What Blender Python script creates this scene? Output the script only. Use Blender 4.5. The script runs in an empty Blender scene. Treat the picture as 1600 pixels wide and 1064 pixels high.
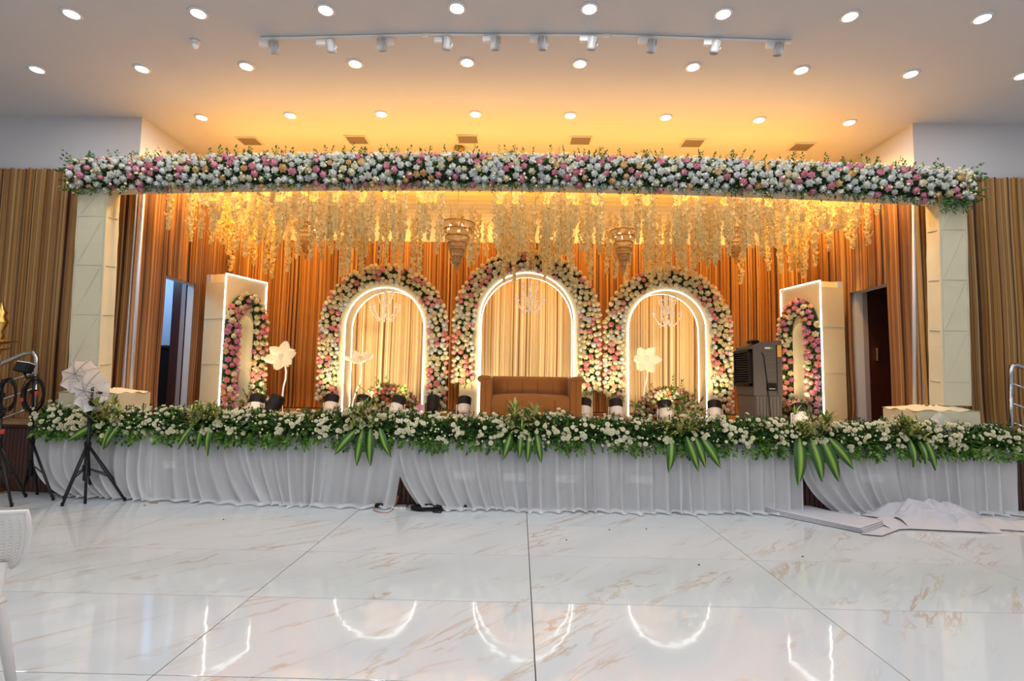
import bpy, math, random
from mathutils import Vector, Matrix, Quaternion
R = random.Random(7)
PI = math.pi
C = bpy.context.scene.collection
sc = bpy.context.scene

# ---------------------------------------------------------------- camera
FPX, PITCH, YAW, ROLL, CAMH = 818.1, .0769, .0152, .0154, 1.407
_F = Vector((-math.sin(YAW)*math.cos(PITCH), math.cos(YAW)*math.cos(PITCH), math.sin(PITCH)))
_r = Vector((math.cos(YAW), math.sin(YAW), 0)); _u = _r.cross(_F)
_R = _r*math.cos(ROLL)+_u*math.sin(ROLL); _U = _u*math.cos(ROLL)-_r*math.sin(ROLL)
EYE = Vector((0, 0, CAMH))
cam = bpy.data.cameras.new('camera'); cam.sensor_width = 36; cam.lens = FPX*36/1600; cam.clip_start = .05
co = bpy.data.objects.new('camera', cam); C.objects.link(co)
m = Matrix((_R, _U, -_F)).transposed().to_4x4(); m.translation = EYE; co.matrix_world = m
sc.camera = co

def ray(a, b): return _F+(a-800)/FPX*_R+(532-b)/FPX*_U
def at(a, b, Y):
    d = ray(a, b); return EYE+d*(Y/d.y)
def atz(a, b, z=0.0):
    d = ray(a, b); return EYE+d*((z-CAMH)/d.z)
def atx(a, b, X):
    d = ray(a, b); return EYE+d*(X/d.x)

# ---------------------------------------------------------------- world, lights, exposure
sc.view_settings.view_transform = 'Standard'; sc.view_settings.look = 'None'
sc.view_settings.gamma = 1; sc.view_settings.use_curve_mapping = False
sc.view_settings.exposure = 0.0
w = bpy.data.worlds.new('hall_air'); sc.world = w; w.use_nodes = True
w.node_tree.nodes['Background'].inputs[0].default_value = (.9, .95, 1, 1)
w.node_tree.nodes['Background'].inputs[1].default_value = .05

CEIL = 4.936        # ceiling height
S = .80             # stage height
ZWALL = 6.85        # wall with the stage opening
BACK = 10.45        # back wall of the stage
SIDE = 5.2          # half width of the stage opening

E_DOWN = 7.5; HALL = (.97, .975, 1)
AMBER = (1, .47, .06); WARM = (1, .74, .40)
def light(name, kind, loc, energy, col, target=None, parent=None, **k):
    L = bpy.data.lights.new(name, kind); L.energy = energy; L.color = col
    for a, v in k.items(): setattr(L, a, v)
    o = bpy.data.objects.new(name, L); C.objects.link(o); o.location = loc
    if target is not None:
        o.rotation_euler = (Vector(target)-Vector(loc)).to_track_quat('-Z', 'Y').to_euler()
    return o
# the hall's downlights go on behind the camera, in the same rows
for yy in (2.3, -.2, -2.7, -5.2):
    for xx in (-6.9, -4.4, -1.9, .6, 3.1, 5.6, 8.1):
        light('hall_downlight', 'AREA', (xx, yy, CEIL-.03), E_DOWN*2.6, HALL, (xx, yy, 0), shape='DISK', size=.16)
# amber floods clamped on the garland net over the stage, thrown at the ceiling and down the drapes
light('amber_ceiling_wash', 'AREA', (0, 7.25, 4.02), 98, AMBER, (0, 6.55, 5.0), shape='RECTANGLE', size=8.6, size_y=.9)
light('amber_ceiling_wash', 'AREA', (0, 9.0, 4.30), 120, (1, .40, .015), (0, 9.1, 5.2), shape='RECTANGLE', size=8.6, size_y=1.2)
for xx in (-4.2, -2.5, -.85, .85, 2.5, 4.2):
    light('amber_drape_flood', 'SPOT', (xx, 9.55, 4.80), 130, AMBER, (xx*1.03, 10.5, 3.0), spot_size=2.3, spot_blend=.9, shadow_soft_size=.12)
for sx in (-1, 1):
    for yy in (7.35, 8.9):
        light('amber_side_flood', 'SPOT', (sx*4.3, yy, 4.80), 230, AMBER, (sx*5.2, yy+.1, 2.2), spot_size=2.3, spot_blend=.9, shadow_soft_size=.12)

# ---------------------------------------------------------------- materials
def mat(name, col, rough=.6, metal=0, emit=0, ecol=None, spec=.5, sheen=0, noise=0, nscale=30, bump=0, bscale=200, trans=0, transl=0, coat=0):
    M = bpy.data.materials.new(name); M.use_nodes = True; nt = M.node_tree; N = nt.nodes; b = N['Principled BSDF']
    c = tuple(col)+(1,)
    b.inputs['Base Color'].default_value = c; b.inputs['Roughness'].default_value = rough
    b.inputs['Metallic'].default_value = metal; b.inputs['Specular IOR Level'].default_value = spec
    b.inputs['Sheen Weight'].default_value = sheen; b.inputs['Coat Weight'].default_value = coat
    if emit:
        b.inputs['Emission Color'].default_value = tuple(ecol or col)+(1,); b.inputs['Emission Strength'].default_value = emit
    tc = N.new('ShaderNodeTexCoord')
    if noise:
        t = N.new('ShaderNodeTexNoise'); t.inputs['Scale'].default_value = nscale; t.inputs['Detail'].default_value = 3
        nt.links.new(tc.outputs['Object'], t.inputs['Vector'])
        mx = N.new('ShaderNodeMix'); mx.data_type = 'RGBA'
        mx.inputs[6].default_value = tuple(x*(1-noise) for x in col)+(1,); mx.inputs[7].default_value = tuple(min(1, x*(1+noise)) for x in col)+(1,)
        nt.links.new(t.outputs['Fac'], mx.inputs[0]); nt.links.new(mx.outputs[2], b.inputs['Base Color'])
    if bump:
        t2 = N.new('ShaderNodeTexNoise'); t2.inputs['Scale'].default_value = bscale; t2.inputs['Detail'].default_value = 2
        nt.links.new(tc.outputs['Object'], t2.inputs['Vector'])
        bp = N.new('ShaderNodeBump'); bp.inputs['Strength'].default_value = bump; bp.inputs['Distance'].default_value = .01
        nt.links.new(t2.outputs['Fac'], bp.inputs['Height']); nt.links.new(bp.outputs['Normal'], b.inputs['Normal'])
    out = N['Material Output']; sh = b.outputs[0]
    if transl:
        tl = N.new('ShaderNodeBsdfTranslucent'); tl.inputs[0].default_value = c
        ms = N.new('ShaderNodeMixShader'); ms.inputs[0].default_value = transl
        nt.links.new(sh, ms.inputs[1]); nt.links.new(tl.outputs[0], ms.inputs[2]); sh = ms.outputs[0]
    if trans:
        tp = N.new('ShaderNodeBsdfTransparent')
        ms = N.new('ShaderNodeMixShader'); ms.inputs[0].default_value = trans
        nt.links.new(sh, ms.inputs[1]); nt.links.new(tp.outputs[0], ms.inputs[2]); sh = ms.outputs[0]
    nt.links.new(sh, out.inputs[0])
    return M

def rose_mat(name, col, dark):
    """petals: a little variation from one bloom to the next, paler rims"""
    M = bpy.data.materials.new(name); M.use_nodes = True; nt = M.node_tree; N = nt.nodes; b = N['Principled BSDF']
    b.inputs['Roughness'].default_value = .6; b.inputs['Specular IOR Level'].default_value = .25
    oi = N.new('ShaderNodeObjectInfo'); mx = N.new('ShaderNodeMix'); mx.data_type = 'RGBA'
    mx.inputs[6].default_value = tuple(col)+(1,); mx.inputs[7].default_value = tuple(dark)+(1,)
    nt.links.new(oi.outputs['Random'], mx.inputs[0]); nt.links.new(mx.outputs[2], b.inputs['Base Color'])
    tl = N.new('ShaderNodeBsdfTranslucent'); nt.links.new(mx.outputs[2], tl.inputs[0])
    ms = N.new('ShaderNodeMixShader'); ms.inputs[0].default_value = .25
    nt.links.new(b.outputs[0], ms.inputs[1]); nt.links.new(tl.outputs[0], ms.inputs[2]); nt.links.new(ms.outputs[0], N['Material Output'].inputs[0])
    return M

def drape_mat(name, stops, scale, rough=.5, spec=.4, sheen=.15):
    """satin drape: vertical bands of golds and browns, the dark ones painted pleat shade, run by the attribute 'run' (metres along the cloth)"""
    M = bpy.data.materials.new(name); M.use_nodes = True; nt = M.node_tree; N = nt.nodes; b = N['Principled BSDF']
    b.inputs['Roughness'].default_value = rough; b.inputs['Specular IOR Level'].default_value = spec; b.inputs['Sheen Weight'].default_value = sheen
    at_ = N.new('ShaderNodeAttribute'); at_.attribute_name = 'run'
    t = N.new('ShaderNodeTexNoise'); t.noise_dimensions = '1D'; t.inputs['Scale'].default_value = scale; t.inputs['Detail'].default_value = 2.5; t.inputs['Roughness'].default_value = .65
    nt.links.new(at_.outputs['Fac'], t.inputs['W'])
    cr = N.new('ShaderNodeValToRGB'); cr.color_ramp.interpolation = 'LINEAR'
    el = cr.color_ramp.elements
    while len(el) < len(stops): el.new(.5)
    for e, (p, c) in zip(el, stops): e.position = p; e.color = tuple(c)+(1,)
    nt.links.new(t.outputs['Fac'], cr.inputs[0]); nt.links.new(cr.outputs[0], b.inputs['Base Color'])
    return M

def marble_mat():
    M = bpy.data.materials.new('polished_marble'); M.use_nodes = True; nt = M.node_tree; N = nt.nodes; b = N['Principled BSDF']; L = nt.links.new
    b.inputs['Roughness'].default_value = .045; b.inputs['Specular IOR Level'].default_value = .8
    tc = N.new('ShaderNodeTexCoord'); oi = N.new('ShaderNodeObjectInfo')
    mul = N.new('ShaderNodeVectorMath'); mul.operation = 'MULTIPLY_ADD'; mul.inputs[1].default_value = (37, 21, 0)
    cx = N.new('ShaderNodeCombineXYZ'); L(oi.outputs['Random'], cx.inputs[0]); L(oi.outputs['Random'], cx.inputs[1])
    L(cx.outputs[0], mul.inputs[0]); L(tc.outputs['Object'], mul.inputs[2])
    mp = N.new('ShaderNodeMapping'); mp.vector_type = 'TEXTURE'; mp.inputs['Rotation'].default_value = (0, 0, .80); mp.inputs['Scale'].default_value = (1.5, .34, 1)
    L(mul.outputs[0], mp.inputs[0])
    n1 = N.new('ShaderNodeTexNoise'); n1.inputs['Scale'].default_value = 1.1; n1.inputs['Detail'].default_value = 7; n1.inputs['Roughness'].default_value = .62; n1.inputs['Distortion'].default_value = .7
    L(mp.outputs[0], n1.inputs['Vector'])
    a = N.new('ShaderNodeMath'); a.operation = 'SUBTRACT'; a.inputs[1].default_value = .5; L(n1.outputs['Fac'], a.inputs[0])
    ab = N.new('ShaderNodeMath'); ab.operation = 'ABSOLUTE'; L(a.outputs[0], ab.inputs[0])
    vr = N.new('ShaderNodeMapRange'); vr.inputs[1].default_value = 0; vr.inputs[2].default_value = .028; vr.inputs[3].default_value = 1; vr.inputs[4].default_value = 0; L(ab.outputs[0], vr.inputs[0])
    n2 = N.new('ShaderNodeTexNoise'); n2.inputs['Scale'].default_value = 1.4; n2.inputs['Detail'].default_value = 3; L(mp.outputs[0], n2.inputs['Vector'])
    v2 = N.new('ShaderNodeMapRange'); v2.inputs[1].default_value = .47; v2.inputs[2].default_value = .66; L(n2.outputs['Fac'], v2.inputs[0])
    mm = N.new('ShaderNodeMath'); mm.operation = 'MULTIPLY'; L(vr.outputs[0], mm.inputs[0]); L(v2.outputs[0], mm.inputs[1])
    m2 = N.new('ShaderNodeMath'); m2.operation = 'MULTIPLY'; m2.inputs[1].default_value = .85; L(mm.outputs[0], m2.inputs[0])
    n3 = N.new('ShaderNodeTexNoise'); n3.inputs['Scale'].default_value = .8; n3.inputs['Detail'].default_value = 4; L(mp.outputs[0], n3.inputs['Vector'])
    base = N.new('ShaderNodeMix'); base.data_type = 'RGBA'; base.inputs[6].default_value = (.53, .585, .615, 1); base.inputs[7].default_value = (.68, .72, .74, 1); L(n3.outputs['Fac'], base.inputs[0])
    mx = N.new('ShaderNodeMix'); mx.data_type = 'RGBA'; mx.inputs[7].default_value = (.50, .37, .25, 1); L(m2.outputs[0], mx.inputs[0]); L(base.outputs[2], mx.inputs[6])
    L(mx.outputs[2], b.inputs['Base Color'])
    n4 = N.new('ShaderNodeTexNoise'); n4.inputs['Scale'].default_value = 9; n4.inputs['Detail'].default_value = 1; L(tc.outputs['Object'], n4.inputs['Vector'])
    bp = N.new('ShaderNodeBump'); bp.inputs['Strength'].default_value = .10; bp.inputs['Distance'].default_value = .004; L(n4.outputs['Fac'], bp.inputs['Height']); L(bp.outputs[0], b.inputs['Normal'])
    return M

def leaf_mat(name, c1, c2):
    """broad dracaena leaf: pale stripe along the midrib (attribute 'run' = 0 at the rim, 1 at the midrib)"""
    M = bpy.data.materials.new(name); M.use_nodes = True; nt = M.node_tree; N = nt.nodes; b = N['Principled BSDF']
    b.inputs['Roughness'].default_value = .4
    a = N.new('ShaderNodeAttribute'); a.attribute_name = 'run'
    cr = N.new('ShaderNodeValToRGB'); cr.color_ramp.elements[0].position = .50; cr.color_ramp.elements[1].position = .98
    cr.color_ramp.elements[0].color = tuple(c1)+(1,); cr.color_ramp.elements[1].color = tuple(c2)+(1,)
    nt.links.new(a.outputs['Fac'], cr.inputs[0]); nt.links.new(cr.outputs[0], b.inputs['Base Color'])
    return M

M = {}
M['ceiling'] = mat('ceiling_paint', (.66, .65, .66), .85, noise=.02, nscale=3)
M['wall'] = mat('wall_paint', (.62, .62, .64), .8, noise=.02, nscale=3)
M['marble'] = marble_mat()
M['grout'] = mat('grout', (.10, .055, .04), .9, noise=.2)
M['wood'] = mat('dark_wood', (.055, .016, .010), .45, noise=.35, nscale=14)
M['stage'] = mat('stage_carpet', (.30, .16, .07), .8, noise=.2, nscale=12)
gold = [(.34, (.022, .006, .002)), (.42, (.20, .065, .012)), (.48, (.40, .18, .045)), (.54, (.16, .055, .012)), (.60, (.40, .20, .06)), (.66, (.50, .30, .13))]  # dark stops paint the shade between pleats into the cloth colour
M['drape'] = drape_mat('gold_brown_drape', gold, 24)
hall = [(.33, (.035, .011, .005)), (.40, (.22, .090, .018)), (.47, (.46, .23, .05)), (.53, (.16, .055, .012)), (.60, (.48, .29, .075)), (.68, (.40, .25, .12))]  # same here: dark stops are painted pleat shade among the golds
M['drape_hall'] = drape_mat('gold_brown_hall_drape', hall, 22)
cream = [(.34, (.20, .10, .035)), (.41, (.50, .34, .15)), (.48, (.78, .66, .42)), (.54, (.42, .26, .11)), (.60, (.80, .70, .46)), (.67, (.86, .80, .62))]  # paler stops: the curtain as lit, painted into the colour
M['drape_lit'] = drape_mat('painted_lit_drape', cream, 16)
M['cream'] = mat('cream_cloth', (.72, .66, .46), .75, noise=.05, nscale=6, bump=.15, bscale=30, transl=.12)
M['board'] = mat('cream_board', (.70, .60, .38), .7, noise=.05, nscale=5)
M['truss'] = mat('truss_seen_through_cloth', (.50, .47, .37), .8)
M['sheer'] = mat('sheer_white_cloth', (.88, .89, .91), .8, noise=.04, nscale=5, trans=.29, transl=.15)
M['white'] = mat('white_plastic', (.80, .80, .80), .4)
M['offwhite'] = mat('off_white_plastic', (.74, .71, .69), .5)
M['chair'] = mat('white_chair_plastic', (.72, .70, .67), .45)
M['black'] = mat('black_plastic', (.008, .008, .009), .5, spec=.25)
M['blackmetal'] = mat('black_metal', (.015, .015, .017), .35, metal=.3)
M['steel'] = mat('steel', (.55, .55, .56), .25, metal=1)
M['alu'] = mat('aluminium', (.62, .62, .68), .4, metal=.4)
M['brass'] = mat('brass', (.80, .50, .14), .25, metal=1)
M['gold'] = mat('gilt_metal', (.34, .19, .06), .35, metal=1)
M['led'] = mat('led_strip', (1, 1, 1), .5, emit=6.5, ecol=(.86, .94, 1))
M['lens'] = mat('lit_lens', (1, 1, 1), .5, emit=14, ecol=(1, .99, .97))
M['petal_lamp'] = mat('lit_petal', (.9, .86, .70), .5, emit=.12, ecol=(1, .88, .58), transl=.3)
M['stem_lamp'] = mat('white_stem', (.85, .84, .8), .4, emit=.25, ecol=(1, .95, .85))
M['sofa'] = mat('brown_velvet', (.20, .068, .004), .8, sheen=.15, noise=.12, nscale=10)
M['seam'] = mat('sofa_seam', (.13, .05, .01), .9)
M['grey'] = mat('cooler_grey', (.085, .072, .068), .55, spec=.3)
M['greyl'] = mat('cooler_grey_light', (.11, .095, .088), .6, spec=.3)
M['dark'] = mat('cooler_black', (.006, .006, .007), .6, spec=.15)
M['sticker'] = mat('amber_sticker', (.62, .33, .03), .5)
M['labelwhite'] = mat('pale_label', (.55, .58, .55), .5)
M['green_dot'] = mat('green_mark', (.05, .35, .08), .5)
M['crystal'] = mat('crystal', (.46, .28, .10), .18, spec=.9, transl=.2, trans=.0)
M['bulb'] = mat('lit_bulb', (1, .9, .7), .5, emit=4, ecol=(1, .86, .58))
M['clear'] = mat('clear_crystal', (.95, .90, .86), .10, spec=1, trans=.12)
M['rose_white'] = rose_mat('white_rose', (.90, .91, .86), (.78, .80, .83))
M['rose_pink'] = rose_mat('pink_rose', (.85, .36, .48), (.88, .54, .62))
M['rose_peach'] = rose_mat('peach_rose', (.86, .56, .26), (.88, .70, .44))
M['rose_cream'] = rose_mat('cream_rose', (.90, .86, .68), (.88, .80, .56))
M['rose_blush'] = rose_mat('blush_rose', (.84, .34, .36), (.86, .54, .50))
M['rose_coral'] = rose_mat('coral_rose', (.70, .16, .10), (.72, .30, .20))
M['rose_mauve'] = rose_mat('mauve_rose', (.72, .26, .46), (.78, .44, .58))
M['mum'] = rose_mat('chrysanthemum', (.88, .87, .70), (.86, .82, .55))
M['bud'] = mat('cream_bud', (.80, .74, .45), .6)
M['leafd'] = mat('dark_leaf', (.018, .055, .012), .5)
M['leafm'] = mat('mid_leaf', (.045, .14, .018), .45, noise=.25)
M['leafl'] = mat('light_leaf', (.13, .27, .035), .45, noise=.2)
M['leafy'] = mat('variegated_leaf', (.50, .52, .15), .45, noise=.25)
M['leafy2'] = mat('variegated_leaf_green', (.10, .17, .03), .45)
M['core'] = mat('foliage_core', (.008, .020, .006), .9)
M['broad'] = leaf_mat('broad_leaf', (.020, .085, .012), (.30, .48, .05))
M['wist'] = rose_mat('wisteria_floret', (.86, .74, .42), (.80, .68, .36))
M['wiststem'] = mat('wisteria_stem', (.22, .28, .07), .6)
M['door'] = mat('dark_door_wood', (.055, .014, .008), .4, noise=.3, nscale=12)
M['jamb'] = mat('grey_passage_wall', (.34, .29, .29), .8)
M['blue'] = mat('passage_wall', (.55, .60, .68), .8)
M['umb'] = mat('white_umbrella_cloth', (.92, .92, .94), .6, transl=.35)
M['sheet'] = mat('lilac_grey_sheet', (.56, .55, .59), .85, noise=.05, nscale=8)
M['red'] = mat('red_plastic', (.55, .05, .02), .5)
M['yellow'] = mat('yellow_cable', (.6, .6, .04), .5)
M['clay'] = mat('clay', (.42, .18, .06), .7)
M['copper'] = mat('copper_cord', (.5, .22, .12), .6)
M['tape'] = mat('tape_grey', (.45, .44, .43), .6)
M['vent'] = mat('vent_louvre', (.22, .17, .14), .6)
M['ventframe'] = mat('vent_frame', (.62, .60, .56), .6)

# ---------------------------------------------------------------- helpers
class MB:
    def __init__(s): s.v = []; s.f = []; s.m = []; s.run = None
    def add(s, vs, fs, mi=0):
        b = len(s.v); s.v += [tuple(x) for x in vs]; s.f += [tuple(i+b for i in f) for f in fs]; s.m += [mi]*len(fs); return s
    def box(s, x0, x1, y0, y1, z0, z1, mi=0, bev=0):
        if bev:
            b = bev; vs = []; idx = {}
            def V(*p):
                k = tuple(round(q, 6) for q in p)
                if k not in idx: idx[k] = len(vs); vs.append(k)
                return idx[k]
            fs = []
            X, Y, Z = (x0, x1), (y0, y1), (z0, z1)
            sg = (1, -1)
            def P(i, j, k, ax):
                p = [X[i], Y[j], Z[k]]
                ins = [sg[i]*b, sg[j]*b, sg[k]*b]
                for a in range(3):
                    if a != ax: p[a] += ins[a]
                return V(*p)
            for i in (0, 1): fs.append([P(i, 0, 0, 0), P(i, 1, 0, 0), P(i, 1, 1, 0), P(i, 0, 1, 0)][::(1 if i else -1)])
            for j in (0, 1): fs.append([P(0, j, 0, 1), P(1, j, 0, 1), P(1, j, 1, 1), P(0, j, 1, 1)][::(-1 if j else 1)])
            for k in (0, 1): fs.append([P(0, 0, k, 2), P(1, 0, k, 2), P(1, 1, k, 2), P(0, 1, k, 2)][::(1 if k else -1)])
            for j in (0, 1):
                for k in (0, 1): fs.append([P(0, j, k, 1), P(1, j, k, 1), P(1, j, k, 2), P(0, j, k, 2)][::(1 if (j == k) else -1)])
            for i in (0, 1):
                for k in (0, 1): fs.append([P(i, 0, k, 0), P(i, 1, k, 0), P(i, 1, k, 2), P(i, 0, k, 2)][::(-1 if (i == k) else 1)])
            for i in (0, 1):
                for j in (0, 1): fs.append([P(i, j, 0, 0), P(i, j, 1, 0), P(i, j, 1, 1), P(i, j, 0, 1)][::(1 if (i == j) else -1)])
            for i in (0, 1):
                for j in (0, 1):
                    for k in (0, 1): fs.append([P(i, j, k, 0), P(i, j, k, 1), P(i, j, k, 2)][::(1 if (i+j+k) % 2 else -1)])
            return s.add(vs, fs, mi)
        vs = [(x, y, z) for x in (x0, x1) for y in (y0, y1) for z in (z0, z1)]
        return s.add(vs, [(0, 1, 3, 2), (4, 6, 7, 5), (0, 4, 5, 1), (2, 3, 7, 6), (0, 2, 6, 4), (1, 5, 7, 3)], mi)
    def tube(s, pts, r, n=8, mi=0, closed=False, cap=True):
        pts = [Vector(p) for p in pts]; k = len(pts); rs = r if isinstance(r, (list, tuple)) else [r]*k
        vs = []; fs = []; up = None
        for i, p in enumerate(pts):
            a = pts[(i-1) % k] if (closed or i > 0) else p
            b = pts[(i+1) % k] if (closed or i < k-1) else p
            t = (b-a).normalized() if (b-a).length > 1e-9 else Vector((0, 0, 1))
            if up is None: up = Vector((0, 0, 1)) if abs(t.z) < .9 else Vector((1, 0, 0))
            x = t.cross(up)
            if x.length < 1e-6: x = t.cross(Vector((.3, .9, .2)))
            x.normalize(); y = x.cross(t); up = y
            for j in range(n):
                q = 2*PI*j/n; vs.append(p+x*math.cos(q)*rs[i]+y*math.sin(q)*rs[i])
        for i in range(k if closed else k-1):
            for j in range(n):
                a = i*n+j; b = i*n+(j+1) % n; c = ((i+1) % k)*n+(j+1) % n; d = ((i+1) % k)*n+j
                fs.append((a, b, c, d))
        if cap and not closed: fs.append(tuple(range(n))[::-1]); fs.append(tuple(range((k-1)*n, k*n)))
        return s.add(vs, fs, mi)
    def lathe(s, prof, n=16, c=(0, 0, 0), mi=0):
        vs = []; fs = []; k = len(prof)
        for r, z in prof:
            for j in range(n):
                q = 2*PI*j/n; vs.append((c[0]+r*math.cos(q), c[1]+r*math.sin(q), c[2]+z))
        for i in range(k-1):
            for j in range(n): fs.append((i*n+j, i*n+(j+1) % n, (i+1)*n+(j+1) % n, (i+1)*n+j))
        fs.append(tuple(range(n))[::-1]); fs.append(tuple(range((k-1)*n, k*n)))
        return s.add(vs, fs, mi)
    def grid(s, fn, nu, nv, mi=0, run=None):
        vs = [fn(i/nu, j/nv) for i in range(nu+1) for j in range(nv+1)]
        fs = [(i*(nv+1)+j, (i+1)*(nv+1)+j, (i+1)*(nv+1)+j+1, i*(nv+1)+j+1) for i in range(nu) for j in range(nv)]
        if run:
            if s.run is None: s.run = [0.0]*len(s.v)
            s.run += [run(i/nu, j/nv) for i in range(nu+1) for j in range(nv+1)]
        return s.add(vs, fs, mi)
    def put(s, o, mtx, mi=None):
        return s.add([mtx @ Vector(p) for p in o.v], o.f, 0) if mi is None else s.add([mtx @ Vector(p) for p in o.v], o.f, mi)
    def putm(s, o, mtx):
        b = len(s.v); s.v += [tuple(mtx @ Vector(p)) for p in o.v]; s.f += [tuple(i+b for i in f) for f in o.f]; s.m += o.m; return s
    def xf(s, mtx): s.v = [tuple(mtx @ Vector(p)) for p in s.v]; return s
    def mesh(s, name, mats, smooth=False, off=None):
        me = bpy.data.meshes.new(name)
        vs = s.v if off is None else [(a-off[0], b-off[1], c-off[2]) for a, b, c in s.v]
        me.from_pydata(vs, [], s.f)
        for x in (mats if isinstance(mats, (list, tuple)) else [mats]): me.materials.append(x)
        me.polygons.foreach_set('material_index', s.m)
        if smooth: me.polygons.foreach_set('use_smooth', [True]*len(s.f))
        if s.run:
            a = me.attributes.new('run', 'FLOAT', 'POINT'); a.data.foreach_set('value', s.run)
        me.update(); return me
    def build(s, name, mats, parent=None, smooth=False, world=True, loc=None):
        """world=True: vertices are in world space and made local to the parent (parents are never rotated)"""
        off = None
        if parent is not None and world: off = wloc(parent)
        if parent is None and loc is not None: off = Vector(loc)
        o = bpy.data.objects.new(name, s.mesh(name, mats, smooth, off)); C.objects.link(o)
        if parent is not None: o.parent = parent
        elif loc is not None: o.location = loc
        return o
def wloc(o):
    p = Vector(o.location)
    while o.parent: o = o.parent; p += Vector(o.location)
    return p
def tag(o, label=None, cat=None, group=None, kind=None):
    if label: o['label'] = label
    if cat: o['category'] = cat
    if group: o['group'] = group
    if kind: o['kind'] = kind
    return o
def thing(name, label, cat, loc=(0, 0, 0), group=None, kind=None):
    o = bpy.data.objects.new(name, None); C.objects.link(o); o.location = loc; o.empty_display_size = .1
    return tag(o, label, cat, group, kind)
def copy_tree(o, parent=None):
    c = o.copy(); C.objects.link(c)
    if parent is not None: c.parent = parent
    for ch in o.children: copy_tree(ch, c)
    return c
def inst(name, me, loc, rot=None, scale=1, parent=None):
    o = bpy.data.objects.new(name, me); C.objects.link(o)
    if parent is not None: o.parent = parent; o.location = Vector(loc)-wloc(parent)
    else: o.location = loc
    if rot is not None: o.rotation_mode = 'QUATERNION'; o.rotation_quaternion = rot
    o.scale = (scale,)*3 if not isinstance(scale, (tuple, list)) else scale
    return o
def facing(n, twist=None):
    q = Vector(n).to_track_quat('Z', 'Y')
    return q @ Quaternion((0, 0, 1), R.uniform(0, 2*PI) if twist is None else twist)
def TRS(loc, q, s): return Matrix.Translation(loc) @ q.to_matrix().to_4x4() @ Matrix.Diagonal((s, s, s, 1))

# ---------------------------------------------------------------- the setting
X0, Y0 = .0978, 2.557           # a joint of the floor tiles
fl = MB()
fl.box(-9.2, 9.2, Y0-.9, Y0+3.6, -.05, -.006, 1); fl.box(-9.2, 9.2, Y0+3.603, 6.9, -.05, 0, 0)
fl.box(-9.2, 9.2, -9.2, Y0-.9-.003, -.05, 0, 0)
floor = tag(fl.build('floor', [M['marble'], M['grout']]), 'glossy white marble tile floor with thin brown veins', kind='structure')
tb = MB().box(-.9+.003, .9-.003, -.45+.003, .45-.003, -.006, 0, bev=.0012)
tm = tb.mesh('tile', M['marble'])
for j in range(-1, 4):
    for i in range(-5, 5): inst('tile', tm, (X0+1.8*i+.9, Y0+.9*j+.45, 0), parent=floor)
tag(MB().box(-9.2, 9.2, -9.2, 10.8, CEIL, CEIL+.1).build('ceiling', M['ceiling']), 'flat white hall ceiling dotted with downlights', kind='structure')
def wall(name, *b, m='wall', label=None): return tag(MB().box(*b).build(name, M[m]), label or name.replace('_', ' '), kind='structure')
wall('wall_left', -9.3, -9.2, -9.2, ZWALL, 0, CEIL); wall('wall_right', 9.2, 9.3, -9.2, ZWALL, 0, CEIL); wall('wall_near', -9.2, 9.2, -9.3, -9.2, 0, CEIL)
wall('wall_front_left', -9.2, -SIDE-.02, ZWALL, ZWALL+.12, 0, CEIL, label='white wall left of the stage opening')
wall('wall_front_right', SIDE+.02, 9.2, ZWALL, ZWALL+.12, 0, CEIL, label='white wall right of the stage opening')
wall('wall_back', -SIDE-.3, SIDE+.3, BACK+.1, BACK+.2, 0, CEIL, label='back wall behind the stage drapes')
# side walls of the stage, each with a doorway
DL = [atx(257, 435, -SIDE), atx(305, 447, -SIDE)]; DR = [atx(1388, 451, SIDE), atx(1333, 461, SIDE)]
DZ = 2.86
def sidewall(sx, name, D):
    y0, y1 = D[0].y, D[1].y; a, b = (sx*(SIDE+.14), sx*(SIDE+.02)); a, b = min(a, b), max(a, b)
    mb = MB().box(a, b, ZWALL+.12, y0, 0, CEIL).box(a, b, y1, BACK+.1, 0, CEIL).box(a, b, y0, y1, DZ, CEIL)
    return tag(mb.build(name, M['wall']), name.replace('_', ' ')+' of the stage with a doorway', kind='structure')
sidewall(-1, 'wall_stage_left', DL); sidewall(1, 'wall_stage_right', DR)

# stage platform, with a slightly bowed front and a dark slatted facing
def YF(x): return 5.93+.0085*x*x
st = MB(); xs = [-7.6+i*.4 for i in range(39)]
vs = []
for x in xs: vs += [(x, YF(x)+.06, 0), (x, YF(x)+.06, S), (x, 10.6, S), (x, 10.6, 0)]
fs = []
for i in range(len(xs)-1):
    for j in range(3): fs.append((i*4+j, (i+1)*4+j, (i+1)*4+j+1, i*4+j+1))
fs += [(0, 1, 2, 3), tuple(4*(len(xs)-1)+q for q in (3, 2, 1, 0))]
st.add(vs, fs); st.m = [1 if (k < 38*3 and k % 3 == 1) else 0 for k in range(len(fs))]
stage = tag(st.build('stage_floor', [M['wood'], M['stage']]), 'raised stage with a brown floor and dark slatted wooden front', kind='structure')
sl = MB().box(-.021, .021, -.022, 0, .02, S-.05, bev=.004).mesh('slat', M['wood'])
def slats(xa, xb):
    x = xa
    while x < xb: inst('slat', sl, (x, YF(x)+.062, 0), parent=stage); x += .052
slats(-7.4, -5.1); slats(-1.75, -.95); slats(2.9, 3.75); slats(5.6, 7.3)
MB().box(-7.6, -5.2, YF(-5.6)+.0, YF(-5.6)+.5, S, S+.03).build('nosing', M['stage'], stage)

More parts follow.
